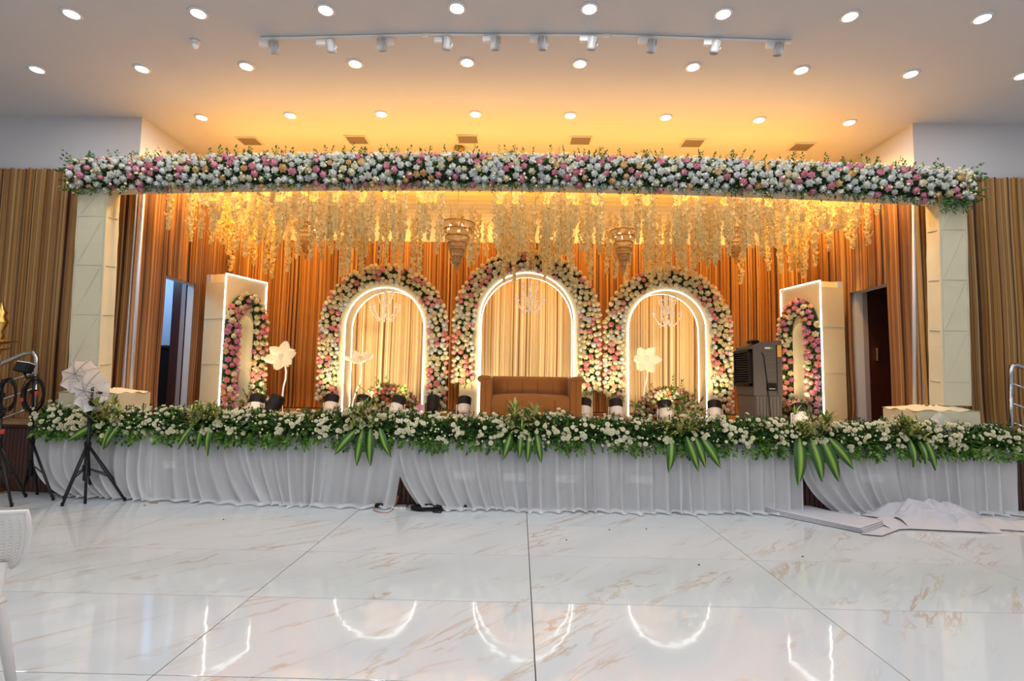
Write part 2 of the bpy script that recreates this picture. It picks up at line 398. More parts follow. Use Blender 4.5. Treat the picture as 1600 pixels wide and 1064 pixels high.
# aluminium corner profiles at the two edges of the opening
for k, (sx, px) in enumerate(((-1, 212), (1, 1428))):
    p = at(px, 480, ZWALL-.17)
    q = at(221, 350, ZWALL-.17) if sx < 0 else at(1428, 350, ZWALL-.17); b = at(203, 631, ZWALL-.17) if sx < 0 else at(1429, 650, ZWALL-.17)
    d = (b-q)/(b.z-q.z); t0 = q+d*(S-q.z); t1 = q+d*(4.2-q.z)
    tag(MB().tube([t0, t1], .022, 8).build('trim_%d' % (k+1), M['alu'], smooth=True), 'silver corner profile at the %s edge of the stage opening' % ('left' if sx < 0 else 'right'), kind='structure')

# ---------------------------------------------------------------- drapes
def drape(name, label, p0, p1, z0, z1, m, period=.085, amp=.05, seed=1, hole=None, normal=None, seam=True, foot=.05, rnd=.5, topf=None):
    """pleated cloth from p0 to p1 (xy), bottom z0, top z1; hole = (s0, s1, ztop) leaves a doorway"""
    rr = random.Random(seed); a = Vector((p0[0], p0[1], 0)); b = Vector((p1[0], p1[1], 0)); L = (b-a).length; d = (b-a)/L
    n = Vector(normal) if normal else Vector((d.y, -d.x, 0))
    nu = int(L/.010); ph = [0]; A = []
    f = 1; cur = 0
    phs = []; amps = []
    while len(phs) <= nu:
        f = rr.uniform(1-rnd, 1+rnd); am = rr.uniform(.45, 1.25)
        steps = max(4, int(period*f/.010))
        for q in range(steps): phs.append(2*PI*q/steps); amps.append(am)
    mb = MB()
    def block(i0, i1, za, zb, nv):
        def fn(u, v):
            i = round(i0+u*(i1-i0)); s = i/nu*L; z = za+((topf(s) if topf else zb)-za)*v
            t = (z-z0)/(z1-z0)
            off = amp*amps[i]*(.5-.5*math.cos(phs[i]))*(1.0-.12*math.sin(t*9+s))
            if t < .08: off += foot*(1-t/.08)**1.5*(.6+.4*math.cos(phs[i]))
            if seam and abs(t-.60) < .012: off += .006
            sway = .012*math.sin(z*1.7+s*2.1)*(1-t)
            return a+d*(s+sway)+n*off+Vector((0, 0, z))
        mb.grid(fn, i1-i0, nv, run=lambda u, v: (i0+u*(i1-i0))/nu*L)
    if hole:
        h0, h1, zt = hole; i0 = int(h0/L*nu); i1 = int(h1/L*nu)
        block(0, i0, z0, z1, 26); block(i0, i1, zt, z1, 8); block(i1, nu, z0, z1, 26)
    else: block(0, nu, z0, z1, 26)
    o = mb.build(name, m, smooth=True, loc=(p0[0], p0[1], z0))
    return tag(o, label, 'curtain')
DT = 4.2
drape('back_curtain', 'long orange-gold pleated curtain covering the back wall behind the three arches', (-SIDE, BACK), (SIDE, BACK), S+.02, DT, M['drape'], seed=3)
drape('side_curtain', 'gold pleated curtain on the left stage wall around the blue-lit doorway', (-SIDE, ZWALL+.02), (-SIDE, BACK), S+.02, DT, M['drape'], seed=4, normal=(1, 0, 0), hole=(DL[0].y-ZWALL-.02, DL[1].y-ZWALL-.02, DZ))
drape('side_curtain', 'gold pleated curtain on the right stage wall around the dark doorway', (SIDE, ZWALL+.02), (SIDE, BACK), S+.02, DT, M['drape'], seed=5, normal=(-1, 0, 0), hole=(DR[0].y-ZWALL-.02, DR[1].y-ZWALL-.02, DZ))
drape('hall_curtain', 'gold and brown curtain, stripes partly painted shade, on the wall left of the stage opening', (-9.1, ZWALL-.03), (-SIDE+.03, ZWALL-.03), S+.03, 4.17, M['drape_hall'], seed=6, period=.08)
drape('hall_curtain', 'brown curtain, stripes partly painted shade, on the wall right of the stage opening', (SIDE-.03, ZWALL-.03), (9.1, ZWALL-.03), S+.03, 4.17, M['drape_hall'], seed=8, period=.08)

# ---------------------------------------------------------------- doorways
def doorway(sx, D):
    y0, y1 = D[0].y, D[1].y; x0 = sx*(SIDE+.14); x1 = sx*(SIDE+1.7)
    if sx < 0:
        b = MB()
        b.box(x1, x0, y1, y1+.06, S, DZ).build  # passage wall facing the hall
        pw = tag(MB().box(x1, x0-.42, y1+.5, y1+.56, S, DZ+.3).build('wall_passage_left', M['blue']), 'pale blue-lit wall seen through the left doorway', kind='structure')
        dr = thing('door_1', 'open dark wooden door leaf in the left doorway', None, (x0, y1, S), kind='structure')
        xa, xb = at(264, 550, y1).x, at(278, 550, y1).x; MB().box(xa, xb, y1, y1+.05, S+.01, DZ+.3, bev=.004).build('door_leaf', M['door'], dr)
        MB().box(xb, x0+.02, y1-.0, y1+.04, S+.01, DZ+.3).build('door_frame', M['jamb'], dr)
        c = thing('dark_cabinet', 'dark low cabinet standing in the blue passage behind the left doorway', 'cabinet', (x0-1.0, y1+.25, S))
        MB().box(x0-1.5, xa-.03, y1+.08, y1+.42, S, S+1.05, bev=.01).build('body', M['black'], c)
        MB().box(x0-1.52, xa-.01, y1+.06, y1+.44, S+1.05, S+1.09, bev=.005).build('top', M['door'], c)
        light('passage_light', 'AREA', (x0-.85, y1-.5, 3.3), 26, (.35, .62, 1), (x0-.9, y1+.5, 1.9), shape='SQUARE', size=.5)
    else:
        dr = thing('door_2', 'dark brown door standing ajar in the right doorway', None, (x0, y1, S), kind='structure')
        xb = at(1358, 550, y1).x; MB().box(x0, xb, y1, y1+.05, S+.01, DZ+.3).build('door_frame', M['jamb'], dr)
        lf = MB().box(xb, xb+1.1, y1+.02, y1+.07, S+.01, DZ+.3, bev=.004).build('door_leaf', M['door'], dr)
        MB().box(xb+.10, xb+.13, y1-.03, y1+.02, S+1.0, S+1.2, bev=.004).build('handle', M['brass'], lf)
        tag(MB().box(x1, x1+.06, y0-.5, y1+.5, S, DZ+.3).build('wall_passage_right', M['door']), 'dark wall at the end of the right passage', kind='structure')
doorway(-1, DL); doorway(1, DR)

# ---------------------------------------------------------------- flowers: unit meshes
def petal(mb, w, h, cup, lean, ang, r0, z0=0, mi=0):
    nu, nv = 2, 2
    def fn(u, v):
        x = (u-.5)*w*(math.sin(PI*(.18+.72*v)))
        q = lean*v
        rad = r0+h*math.sin(q)+cup*((u-.5)**2)*-2*w
        z = z0+h*math.cos(q)*v if lean < 1.2 else z0+h*.35*v
        rad = r0+h*v*math.sin(lean)-cup*4*(u-.5)**2*w*.4
        z = z0+h*v*math.cos(lean)-.12*h*v*v*lean
        c, s_ = math.cos(ang), math.sin(ang)
        return (rad*c-x*s_, rad*s_+x*c, z)
    mb.grid(fn, nu, nv, mi)
def rose_mb():
    b = MB()
    for k in range(6): petal(b, .66, .44, .5, .80, k*2*PI/6, .16, -.22)
    for k in range(5): petal(b, .54, .46, .6, .38, k*2*PI/5+.5, .14, -.14)
    for k in range(4): petal(b, .36, .46, .7, .08, k*2*PI/4+.2, .08, -.08)
    b.lathe([(.20, -.30), (.34, -.12), (.26, .12), (.04, .22)], 7)
    return b
def mum_mb():
    b = MB()
    for ring, (n, ln, le) in enumerate(((9, .5, 1.45), (8, .46, 1.0), (5, .36, .45))):
        for k in range(n):
            a = 2*PI*k/n+ring*.3; c, s_ = math.cos(a), math.sin(a); w_ = .14
            p0 = Vector((0, 0, 0)); t = Vector((c*math.sin(le), s_*math.sin(le), math.cos(le)))*ln; sd = Vector((-s_, c, 0))*w_
            b.add([p0-sd*.4, p0+sd*.4, t*.75+sd, t, t*.75-sd], [(0, 1, 2, 3, 4)])
    return b
ROSE = rose_mb(); MUM = mum_mb()
ROSEM = {k: ROSE.mesh('rose', M[k], True) for k in ('rose_white', 'rose_pink', 'rose_peach', 'rose_cream', 'rose_blush', 'rose_coral', 'rose_mauve')}
MUMM = MUM.mesh('chrysanthemum', M['mum'])
def leaf(mb, p, d, ln, wd, up=None, mi=0):
    d = Vector(d).normalized(); up = Vector(up or (R.uniform(-1, 1), R.uniform(-1, 1), R.uniform(-1, 1)))
    s_ = d.cross(up)
    if s_.length < 1e-4: s_ = d.cross(Vector((.3, .5, .8)))
    s_.normalize(); n = s_.cross(d); p = Vector(p)
    mb.add([p, p+d*ln*.45+s_*wd+n*wd*.3, p+d*ln, p+d*ln*.45-s_*wd+n*wd*.3], [(0, 1, 2), (0, 2, 3)], mi)
def sprig(mb, p, d, ln, mis, n=7, lw=.012, ll=.05):
    """a twig with leaves along both sides"""
    d = Vector(d).normalized(); p = Vector(p); side = d.cross(Vector((R.uniform(-1, 1), R.uniform(-1, 1), R.uniform(-1, 1)))).normalized()
    for k in range(n):
        t = (k+.5)/n; sg = 1 if k % 2 else -1
        leaf(mb, p+d*ln*t, d*.7+side*sg*.8, ll*R.uniform(.7, 1.2), lw*R.uniform(.7, 1.2), mi=R.choice(mis))
    leaf(mb, p+d*ln, d, ll, lw, mi=R.choice(mis))
def scatter(fn, n, dmin, tries=60):
    """up to n spots (point, normal) from fn() kept at least dmin apart"""
    pts = []; cell = {}
    for _ in range(n*tries):
        if len(pts) >= n: break
        p, nn = fn(); k = tuple(int(math.floor(c/dmin)) for c in p); ok = True
        for a in (-1, 0, 1):
            for b_ in (-1, 0, 1):
                for c in (-1, 0, 1):
                    for q in cell.get((k[0]+a, k[1]+b_, k[2]+c), ()):
                        if (q-p).length < dmin: ok = False; break
                    if not ok: break
                if not ok: break
            if not ok: break
        if ok: pts.append((p, nn)); cell.setdefault(k, []).append(p)
    return pts
def pick(w):
    x = R.random()*sum(v for _, v in w)
    for k, v in w:
        x -= v
        if x <= 0: return k
    return w[-1][0]
def put_roses(root, spots, weights, size, names=None, maxn=300):
    """the first maxn blooms are parts of their own, the rest one joined part"""
    rest = {}
    for i, (p, n) in enumerate(spots):
        k = weights(p) if callable(weights) else pick(weights); s_ = size*R.uniform(.82, 1.15)
        n = (Vector(n)+Vector((R.uniform(-.35, .35), R.uniform(-.35, .35), R.uniform(-.35, .35)))).normalized()
        if i < maxn: inst('rose', ROSEM[k], p, facing(n), s_, root)
        else: rest.setdefault(k, []).append(TRS(p, facing(n), s_))
    if rest:
        mb = MB(); ks = sorted(rest)
        for q, k in enumerate(ks):
            for t in rest[k]: mb.put(ROSE, t, q)
        tag(mb.build('more_roses', [M[k] for k in ks], root, True), kind='stuff')

# ---------------------------------------------------------------- truss columns and beam, wrapped in cream cloth
def bowz(x): return -.13*(x/5.5)**2-.004*x
def column(sx, xa, xb, label, btop):
    xm = (xa+xb)/2; h = .26
    y0, y1 = 6.36, 6.57
    ztop = 3.86+bowz(xm)
    r = thing('truss_column', label, 'column', (xm, (y0+y1)/2, btop), kind='thing')
    lean = .035*sx
    def X(x, z): return x-lean*(z-1.5)/2*-1 if False else x+lean*(z-2.3)/1.4*1.0
    mb = MB(); nz = 14
    P = [(xa, y0), (xb, y0), (xb, y1), (xa, y1)]
    vs = []; fs = []
    for k in range(nz+1):
        z = btop+(ztop-btop)*k/nz
        for x, y in P: vs.append((X(x, z)+R.uniform(-.003, .003), y+R.uniform(-.003, .003), z))
    for k in range(nz):
        for j in range(4): fs.append((k*4+j, k*4+(j+1) % 4, (k+1)*4+(j+1) % 4, (k+1)*4+j))
    fs += [(3, 2, 1, 0), tuple(nz*4+q for q in range(4))]
    mb.add(vs, fs).build('cloth_wrap', M['cream'], r)
    xi = xb if sx < 0 else xa                     # inner face
    z = btop+.28; k = 0
    while z < ztop-.1:
        MB().tube([(X(xa, z)+.02, y0+.007, z), (X(xb, z)-.02, y0+.007, z)], .011, 6).build('truss_bar', M['truss'], r)
        MB().tube([(X(xi, z), y0+.03, z), (X(xi, z), y1-.03, z+.02)], .010, 6).build('truss_bar', M['truss'], r)
        if z+.6 < ztop+.3:
            zt = min(z+.58, ztop-.02)
            MB().tube([(X(xa, z)+.05, y0+.006, z+.03), (X(xb, zt)-.05, y0+.006, zt)], .009, 6).build('truss_bar', M['truss'], r)
        z += .62
    for x in (xa+.02, xb-.02): MB().tube([(X(x, btop+.02), y0+.007, btop+.02), (X(x, ztop), y0+.007, ztop)], .010, 6).build('truss_bar', M['truss'], r)
    return r
def plinth(x0, x1, y0, y1, z1, label):
    r = thing('plinth', label, 'plinth', ((x0+x1)/2, (y0+y1)/2, S))
    MB().box(x0, x1, y0, y1, S, z1-.05, bev=.015).build('box', M['cream'], r)
    def fn(u, v):
        a = 2*PI*u; q = 1.0+.03*math.sin(5*a)+.015*R.uniform(-1, 1); rx = (x1-x0)/2*q; ry = (y1-y0)/2*q
        ca, sa = math.cos(a), math.sin(a); k = 1/max(abs(ca), abs(sa))
        zz = z1-.05+.03*math.sin(PI*v) if v < 1 else z1-.05
        t = 1.02-.72*v
        return ((x0+x1)/2+rx*ca*k*t, (y0+y1)/2+ry*sa*k*t, z1-.055+.05*v+.012*math.sin(11*a+5*v))
    MB().grid(fn, 48, 5).build('gathered_cloth', M['cream'], r, True)
    return r
cl0, cl1 = at(112, 475, 6.36).x, at(159, 475, 6.36).x
cr0, cr1 = at(1470, 475, 6.36).x, at(1514, 475, 6.36).x
zl = at(150, 606, 6.3).z; zr = at(1480, 634, 6.3).z
column(-1, cl0, cl1, 'cream cloth wrapped truss column on the left, behind the white umbrellas', zl)
column(1, cr0, cr1, 'cream cloth wrapped truss column on the right, beside the steel rail post', zr)
plinth(at(90, 620, 6.2).x, at(181, 620, 6.2).x, 6.2, 6.8, zl, 'cream cloth covered plinth under the left truss column')
plinth(at(1434, 640, 6.2).x, at(1533, 640, 6.2).x, 6.2, 6.8, zr, 'cream cloth covered plinth under the right truss column')
p = at(1468, 648, 6.12); r = thing('plastic_bag', 'crumpled clear plastic bag lying against the right plinth', 'bag', (p.x, p.y, S))
MB().grid(lambda u, v: (p.x+(.15+.02*math.sin(9*u*PI))*math.cos(2*PI*u)*math.cos(v*PI/2), p.y+.06*math.sin(2*PI*u)*math.cos(v*PI/2), S+.001+(.30+.03*math.sin(13*u+5*v))*math.sin(v*PI/2)), 28, 8).build('film', mat('clear_film', (.85, .85, .85), .15, spec=.8, trans=.72), r, True)
# beam
bm = MB(); n = 40; xa, xb = -5.55, 5.4
vs = []; fs = []
for k in range(n+1):
    x = xa+(xb-xa)*k/n; z = 3.83+bowz(x)
    vs += [(x, 6.36, z), (x, 6.57, z+.005), (x, 6.57, z+.34), (x, 6.36, z+.34)]
for k in range(n):
    for j in range(4): fs.append((k*4+j, (k+1)*4+j, (k+1)*4+(j+1) % 4, k*4+(j+1) % 4))
fs += [(3, 2, 1, 0), tuple(n*4+q for q in range(4))]
beam = thing('truss_beam', 'cream cloth wrapped truss beam spanning the two columns under the garland', 'beam', (0, 6.53, 3.83), kind='thing')
bm.add(vs, fs).build('cloth_wrap', M['cream'], beam)
k = 0
x = -4.6
while x < 5:
    MB().tube([(x, 6.38, 3.826+bowz(x)), (x+.08, 6.55, 3.832+bowz(x))], .010, 6).build('truss_bar', M['truss'], beam); x += 1.15

# garland on the beam
g = thing('beam_garland', 'thick garland of white and pink roses along the top beam', 'garland', (0, 6.36, 4.0))
GC = (6.42, 4.015); GR = (.17, .215)
def beam_spot():
    x = R.uniform(-5.58, 5.42); a = R.uniform(-1.25, 1.5)
    n = Vector((0, -math.cos(a), math.sin(a)))
    if R.random() < .035:
        sx = R.choice((-1, 1)); x = 5.45 if sx > 0 else -5.62; n = Vector((sx, -.6, math.sin(a))).normalized()
    return Vector((x, GC[0]-GR[0]*math.cos(a), GC[1]+bowz(x)+GR[1]*math.sin(a))), n
spots = scatter(beam_spot, 760, .079)
R.shuffle(spots)
put_roses(g, spots, [('rose_white', 64), ('rose_cream', 10), ('rose_pink', 20), ('rose_peach', 6)], .116)
buds = MB(); BUD = MB().lathe([(.1, -.4), (.5, -.1), (.4, .3), (.05, .5)], 6)
for _ in range(420):
    p, nn = beam_spot(); buds.put(BUD, TRS(p+nn*.035, facing(nn), R.uniform(.022, .036)))
tag(buds.build('small_buds', M['bud'], g, True), kind='stuff')
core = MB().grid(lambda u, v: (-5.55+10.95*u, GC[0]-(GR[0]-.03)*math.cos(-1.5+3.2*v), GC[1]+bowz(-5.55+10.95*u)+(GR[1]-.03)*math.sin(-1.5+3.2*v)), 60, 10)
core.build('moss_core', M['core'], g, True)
fol = MB()
for _ in range(3200):
    p, nn = beam_spot(); leaf(fol, p-nn*.02, nn*.6+Vector((R.uniform(-1, 1), R.uniform(-.6, .2), R.uniform(-.8, .8))), R.uniform(.04, .08), .014, mi=R.choice((0, 0, 1, 1, 2)))
for _ in range(360):
    x = R.uniform(-5.6, 5.45); top = R.random() < .42; z = bowz(x)
    if top: sprig(fol, (x, GC[0]-.06, GC[1]+z+GR[1]-.02), (R.uniform(-.7, .7), -.3, 1), R.uniform(.05, .13), (0, 1, 1, 2), 6, .011, .04)
    else: sprig(fol, (x, GC[0]-.13, GC[1]+z-GR[1]+.05), (R.uniform(-.5, .5), -.25, -1), R.uniform(.06, .13), (0, 0, 1), 6, .010, .042)
for sx, xe in ((-1, -5.62), (1, 5.46)):
    for _ in range(26): sprig(fol, (xe, GC[0]-.1, GC[1]+bowz(xe)+R.uniform(-.2, .2)), (sx*1, -.2, R.uniform(-.6, .9)), R.uniform(.06, .2), (0, 1, 2), 7, .011, .045)
for _ in range(22): sprig(fol, (R.uniform(5.1, 5.45), GC[0]-.14, 3.72), (R.uniform(-.3, .3), -.1, -1), R.uniform(.1, .2), (0, 1, 1), 8, .011, .045)
tag(fol.build('foliage', [M['leafd'], M['leafm'], M['leafl']], g), kind='stuff')

# ---------------------------------------------------------------- arches
def arch_outline(ri, hs, corners=None, n=28):
    """inner points of an arch: left foot up, over the crown, down the right; hs = springing height"""
    pts = [(-ri, hs*k/5, None) for k in range(5)]
    for k in range(n+1):
        a = PI-PI*k/n; pts.append((ri*math.cos(a), hs+ri*math.sin(a), a))
    pts += [(ri, hs*(4-k)/5, None) for k in range(5)]
    return pts
def arch_board(ri, hs, outer, depth, back=False):
    """board with an arched opening, local frame: x across, y depth (0 front), z up; outer(x, z, angle) -> outer point"""
    I = arch_outline(ri, hs); mb = MB(); vs = []
    for x, z, a in I:
        ox, oz = outer(x, z, a); vs += [(x, 0, z), (ox, 0, oz), (ox, depth, oz), (x, depth, z)]
    fs = []
    for k in range(len(I)-1):
        for j in range(4): fs.append((k*4+j, k*4+(j+1) % 4, (k+1)*4+(j+1) % 4, (k+1)*4+j))
    mb.add(vs, fs); return mb, I
AY = 9.4
def chandelier_sketch(label, c, s_):
    """small clear crystal chandelier with two tiers of curling arms, hung in an arch"""
    r = thing('crystal_chandelier', label, 'chandelier', c)
    MB().tube([(c[0], c[1], c[2]+.55*s_), (c[0], c[1], c[2]-.02*s_)], .010*s_, 6).build('stem', M['clear'], r)
    bd = MB()
    for k, (z, q) in enumerate(((.50, .035), (.40, .022), (.30, .045), (.20, .024), (.12, .03), (.02, .06))): bd.lathe([(.004, -q*s_), (q*s_, 0), (.004, q*s_)], 8, (c[0], c[1], c[2]+z*s_))
    tag(bd.build('stem_beads', M['clear'], r), kind='stuff')
    for tier, (R_, zz, nn) in enumerate(((.285, .0, 8), (.16, .26, 6))):
        for k in range(nn):
            a = 2*PI*k/nn+.2+tier*.4; ca, sa = math.cos(a), math.sin(a); R2 = R_*s_
            pts = [(c[0]+ca*R2*t, c[1]+sa*R2*t*.7, c[2]+(zz+.05-.13*math.sin(PI*t**.8)+.10*t*t)*s_) for t in [i/8 for i in range(9)]]
            e0 = pts[-1]; pts += [(e0[0]-ca*.02*s_, e0[1]-sa*.014*s_, e0[2]+.035*s_), (e0[0]-ca*.045*s_, e0[1]-sa*.03*s_, e0[2]+.02*s_)]
            arm = MB().tube(pts, .009*s_, 6).build('arm', M['clear'], r, True)
            MB().lathe([(.006*s_, 0), (.026*s_, .018*s_), (.030*s_, .035*s_)], 8, e0).lathe([(.011*s_, .03*s_), (.013*s_, .085*s_), (.003*s_, .115*s_)], 6, e0).build('candle_cup', M['clear'], arm, True)
            MB().lathe([(.002, 0), (.014*s_, .025*s_), (.002, .055*s_)], 6, (pts[4][0], pts[4][1], pts[4][2]-.06*s_)).lathe([(.002, 0), (.012*s_, .02*s_), (.002, .045*s_)], 6, (e0[0], e0[1], e0[2]-.055*s_)).build('drop', M['clear'], arm, True)
    MB().tube([(c[0], c[1], c[2]+.53*s_), (c[0], c[1]+.02, c[2]+.78*s_)], .004, 5).build('chain', M['clear'], r)
    return r
def arch(nm, cx_px, top_px, half_px, band_in, band_out, top_out, legs, label, wts):
    c = at(cx_px, 514, AY); px = AY/FPX
    ri = half_px*px; crown = at(cx_px, top_px, AY).z; hs = crown-ri-S
    ro = (band_out-13)*px
    def outer(x, z, a):
        if a is None: return (math.copysign(ro, x), z)
        return (ro*math.cos(a), hs+ro*math.sin(a)*1.0)
    cx = c.x; base = Vector((cx, AY, S))
    r = thing('flower_arch', label, 'arch', base)
    mb, I = arch_board(ri, hs, outer, .42); mb.xf(Matrix.Translation(base)).build('arch_frame', M['board'], r)
    for dy in (-.012, .40):
        pts = [(cx+x*.985, AY+dy, S+z+.004 if z > .01 else S+.01) for x, z, a in I]
        MB().tube(pts, (.008 if dy < 0 else .006), 6).build('led_strip', M['led'], r, True)
    # garland over the frame
    bi, bo = band_in*px, band_out*px-.04; hb = hs+S
    zc = crown-ri
    rc = (bi+bo)/2; hw = (bo-bi)/2
    ztop_o = at(cx_px, top_out, AY).z-.04; stretch = (ztop_o-zc)/bo
    zl_ = at(cx_px-100, legs[0], AY).z; zr_ = at(cx_px+100, legs[1], AY).z
    Ll = max(.1, zc-zl_); Lr = max(.1, zc-zr_); arc = PI*rc; T = Ll+arc+Lr
    def path(t):
        d = t*T
        if d < Ll: return Vector((-rc, 0, zc-(Ll-d))), Vector((-1, 0, 0))
        if d < Ll+arc:
            a = PI-(d-Ll)/rc; return Vector((rc*math.cos(a), 0, zc+rc*math.sin(a)*stretch)), Vector((math.cos(a), 0, math.sin(a)))
        return Vector((rc, 0, zc-(d-Ll-arc))), Vector((1, 0, 0))
    def spot():
        p, o = path(R.random()); b_ = R.uniform(-1.35, 1.35)
        q = p+o*hw*math.sin(b_)/math.sin(1.35)+Vector((cx, AY-.03-.13*math.cos(b_), 0))
        return q, (o*math.sin(b_)+Vector((0, -math.cos(b_), 0)))
    sp = scatter(spot, 420, .080); R.shuffle(sp)
    put_roses(r, sp, wts, .130)
    fo = MB()
    for _ in range(2200):
        q, nn = spot(); leaf(fo, q-nn*.045, nn*.5+Vector((R.uniform(-1, 1), R.uniform(-.4, .4), R.uniform(-1, 1))), R.uniform(.04, .085), .016, mi=R.choice((0, 0, 1, 1, 2)))
    for sgn, z in ((-1, zl_), (1, zr_)):
        for _ in range(9): sprig(fo, (cx+sgn*rc+R.uniform(-hw, hw), AY-.08, z+.03), (R.uniform(-.4, .4), -.1, -1), R.uniform(.05, .13), (1, 2), 6, .012, .05)
    tag(fo.build('foliage', [M['leafd'], M['leafm'], M['leafl']], r), kind='stuff')
    cb = MB(); N = 70
    def cfn(u, v):
        p, o = path(u); b_ = -1.5+3*v
        return p+o*(hw-.01)*math.sin(b_)+Vector((cx, AY-.012-.085*math.cos(b_), 0))
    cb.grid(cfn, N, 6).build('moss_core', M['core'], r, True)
    # added drape panel, its paler colour stands in for light on the back curtain
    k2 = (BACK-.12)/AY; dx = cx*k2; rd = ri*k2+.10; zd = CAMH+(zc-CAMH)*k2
    drape('lit_drape_panel', 'added pale drape, light painted into its colour, behind the opening of the %s arch' % nm, (dx-rd, BACK-.12), (dx+rd, BACK-.12), S+.02, zd+rd, M['drape_lit'], seed=int(cx_px), period=.085, amp=.05,
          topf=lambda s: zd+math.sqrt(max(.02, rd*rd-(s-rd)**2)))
    return r, c, ri, hs
def arch_w(p):
    # blooms near the crown lean to cream and peach; pink everywhere in drifts
    dr = math.sin(p.x*7.3+p.z*5.1)+math.sin(p.x*3.1-p.z*8.7)
    if p.z > 2.75: return pick([('rose_cream', 62), ('rose_peach', 12), ('rose_blush', 14+8*dr)])
    return pick([('rose_cream', 52), ('rose_white', 20), ('rose_blush', max(4, 24+16*dr))])
W3 = arch_w
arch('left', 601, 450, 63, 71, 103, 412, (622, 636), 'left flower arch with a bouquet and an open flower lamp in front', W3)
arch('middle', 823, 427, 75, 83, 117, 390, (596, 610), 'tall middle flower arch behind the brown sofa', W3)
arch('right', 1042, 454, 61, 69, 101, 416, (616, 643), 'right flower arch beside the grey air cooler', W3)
for (px, py, nm) in ((601, 494, 'left'), (828, 482, 'middle'), (1043, 504, 'right')):
    c = at(px, py, AY+.25); chandelier_sketch('small clear crystal chandelier hung in the opening of the %s arch' % nm, c, .95)

# ---------------------------------------------------------------- light boxes at the sides
def light_box(sx, p_near, p_far, p_out, y_near, gar, label, mound):
    """cream box panel with an arched niche, turned towards the middle of the stage"""
    A = at(*p_near, y_near); zt = A.z
    d = ray(*p_far); k = (zt-CAMH)/d.z; B = EYE+d*k
    v = Vector((B.x-A.x, B.y-A.y, 0)); W = v.length; v.normalize(); nrm = Vector((v.y, -v.x, 0))
    if nrm.dot(Vector((-sx, -.3, 0))) < 0: nrm = -nrm
    mid = (A+B)/2; base = Vector((mid.x, mid.y, S)); H = zt-S
    r = thing('light_box', label, 'light box', base)
    ax = v if sx < 0 else -v     # local x to the right when seen from the front
    Mx = Matrix((ax, -nrm, Vector((0, 0, 1)))).transposed().to_4x4(); Mx.translation = base
    ri = W*.215; hs = H*.64
    hw = W/2; ca = math.atan2(H-hs, hw)
    def outer(x, z, a):
        if a is None: return (math.copysign(hw, x), z)
        t = min(hw/max(1e-6, abs(math.cos(a))), (H-hs)/max(1e-6, math.sin(a)) if math.sin(a) > 1e-6 else 9e9)
        return (t*math.cos(a), hs+t*math.sin(a))
    mb, I = arch_board(ri, hs, outer, .40)
    # square off the two upper corners
    mb.add([(-hw, 0, H), (-hw, .40, H), (hw, 0, H), (hw, .40, H)], [])
    mb.xf(Mx).build('case', M['board'], r)
    MB().box(-hw+.002, hw-.002, .3, .398, .01, H-.002).xf(Mx).build('back_panel', M['wall'], r)
    e = .008
    MB().tube([Mx @ Vector(q) for q in ((-hw, -e, .02), (-hw, -e, H*.5), (-hw, -e, H), (hw, -e, H), (hw, -e, H*.72))], .009, 6).build('led_strip', M['led'], r)
    if sx > 0: MB().tube([Mx @ Vector(q) for q in ((hw, -e, .02), (hw, -e, H*.72))], .009, 6).build('led_strip', M['led'], r)
    xs_ = -ri if sx < 0 else ri
    MB().tube([Mx @ Vector(q) for q in ((xs_*.96, .0, .02), (xs_*.96, .0, hs))], .010, 6).build('led_strip', M['led'], r)
    for zz in (.36, .68):
        s0 = -hw-.003 if sx < 0 else hw+.003
        MB().tube([Mx @ Vector((s0, .01, H*zz)), Mx @ Vector((s0, .39, H*zz))], .006, 5).build('case_seam', M['truss'], r)
    rc = W*.335; hwb = W*.15
    arc = PI*rc; Ll = hs-.12; T = 2*Ll+arc
    def path(t):
        dd = t*T
        if dd < Ll: return Vector((-rc, 0, hs-(Ll-dd))), Vector((-1, 0, 0))
        if dd < Ll+arc:
            a = PI-(dd-Ll)/rc; return Vector((rc*math.cos(a), 0, hs+rc*math.sin(a)*1.5)), Vector((math.cos(a), 0, math.sin(a)))
        return Vector((rc, 0, hs-(dd-Ll-arc))), Vector((1, 0, 0))
    R3 = Mx.to_3x3()
    def spot():
        p, o = path(R.random()); b_ = R.uniform(-1.3, 1.3)
        q = p+o*hwb*math.sin(b_)+Vector((0, -.03-.10*math.cos(b_), 0)); nn = o*math.sin(b_)+Vector((0, -math.cos(b_), 0))
        return Mx @ q, R3 @ nn
    sp = scatter(spot, 230, .085)
    put_roses(r, sp, lambda p: pick([('rose_mauve', 30), ('rose_blush', 30), ('rose_cream', 26), ('rose_peach', 5)]) if (p-A).xy.length < W*.5 else pick([('rose_cream', 52), ('rose_blush', 34), ('rose_mauve', 6), ('rose_peach', 6)]), .125)
    fo = MB()
    for _ in range(1300):
        q, nn = spot(); leaf(fo, q-nn*.05, nn*.4+Vector((R.uniform(-1, 1), R.uniform(-1, 1), R.uniform(-1, 1))), R.uniform(.05, .10), .018, mi=R.choice((0, 1, 1, 2)))
    tag(fo.build('foliage', [M['leafd'], M['leafm'], M['leafl']], r), kind='stuff')
    def cfn(u, vv):
        p, o = path(u); b_ = -1.5+3*vv
        return Mx @ (p+o*(hwb-.01)*math.sin(b_)+Vector((0, -.01-.07*math.cos(b_), 0)))
    MB().grid(cfn, 50, 5).build('moss_core', M['core'], r, True)
    return A, B
light_box(-1, (353, 427), (417, 442), None, 8.0, None, 'cream light box with a rose-trimmed niche at the left, facing the sofa', None)
light_box(1, (1282, 438), (1220, 453), None, 8.0, None, 'cream light box with a rose-trimmed niche at the right, behind the air cooler', None)

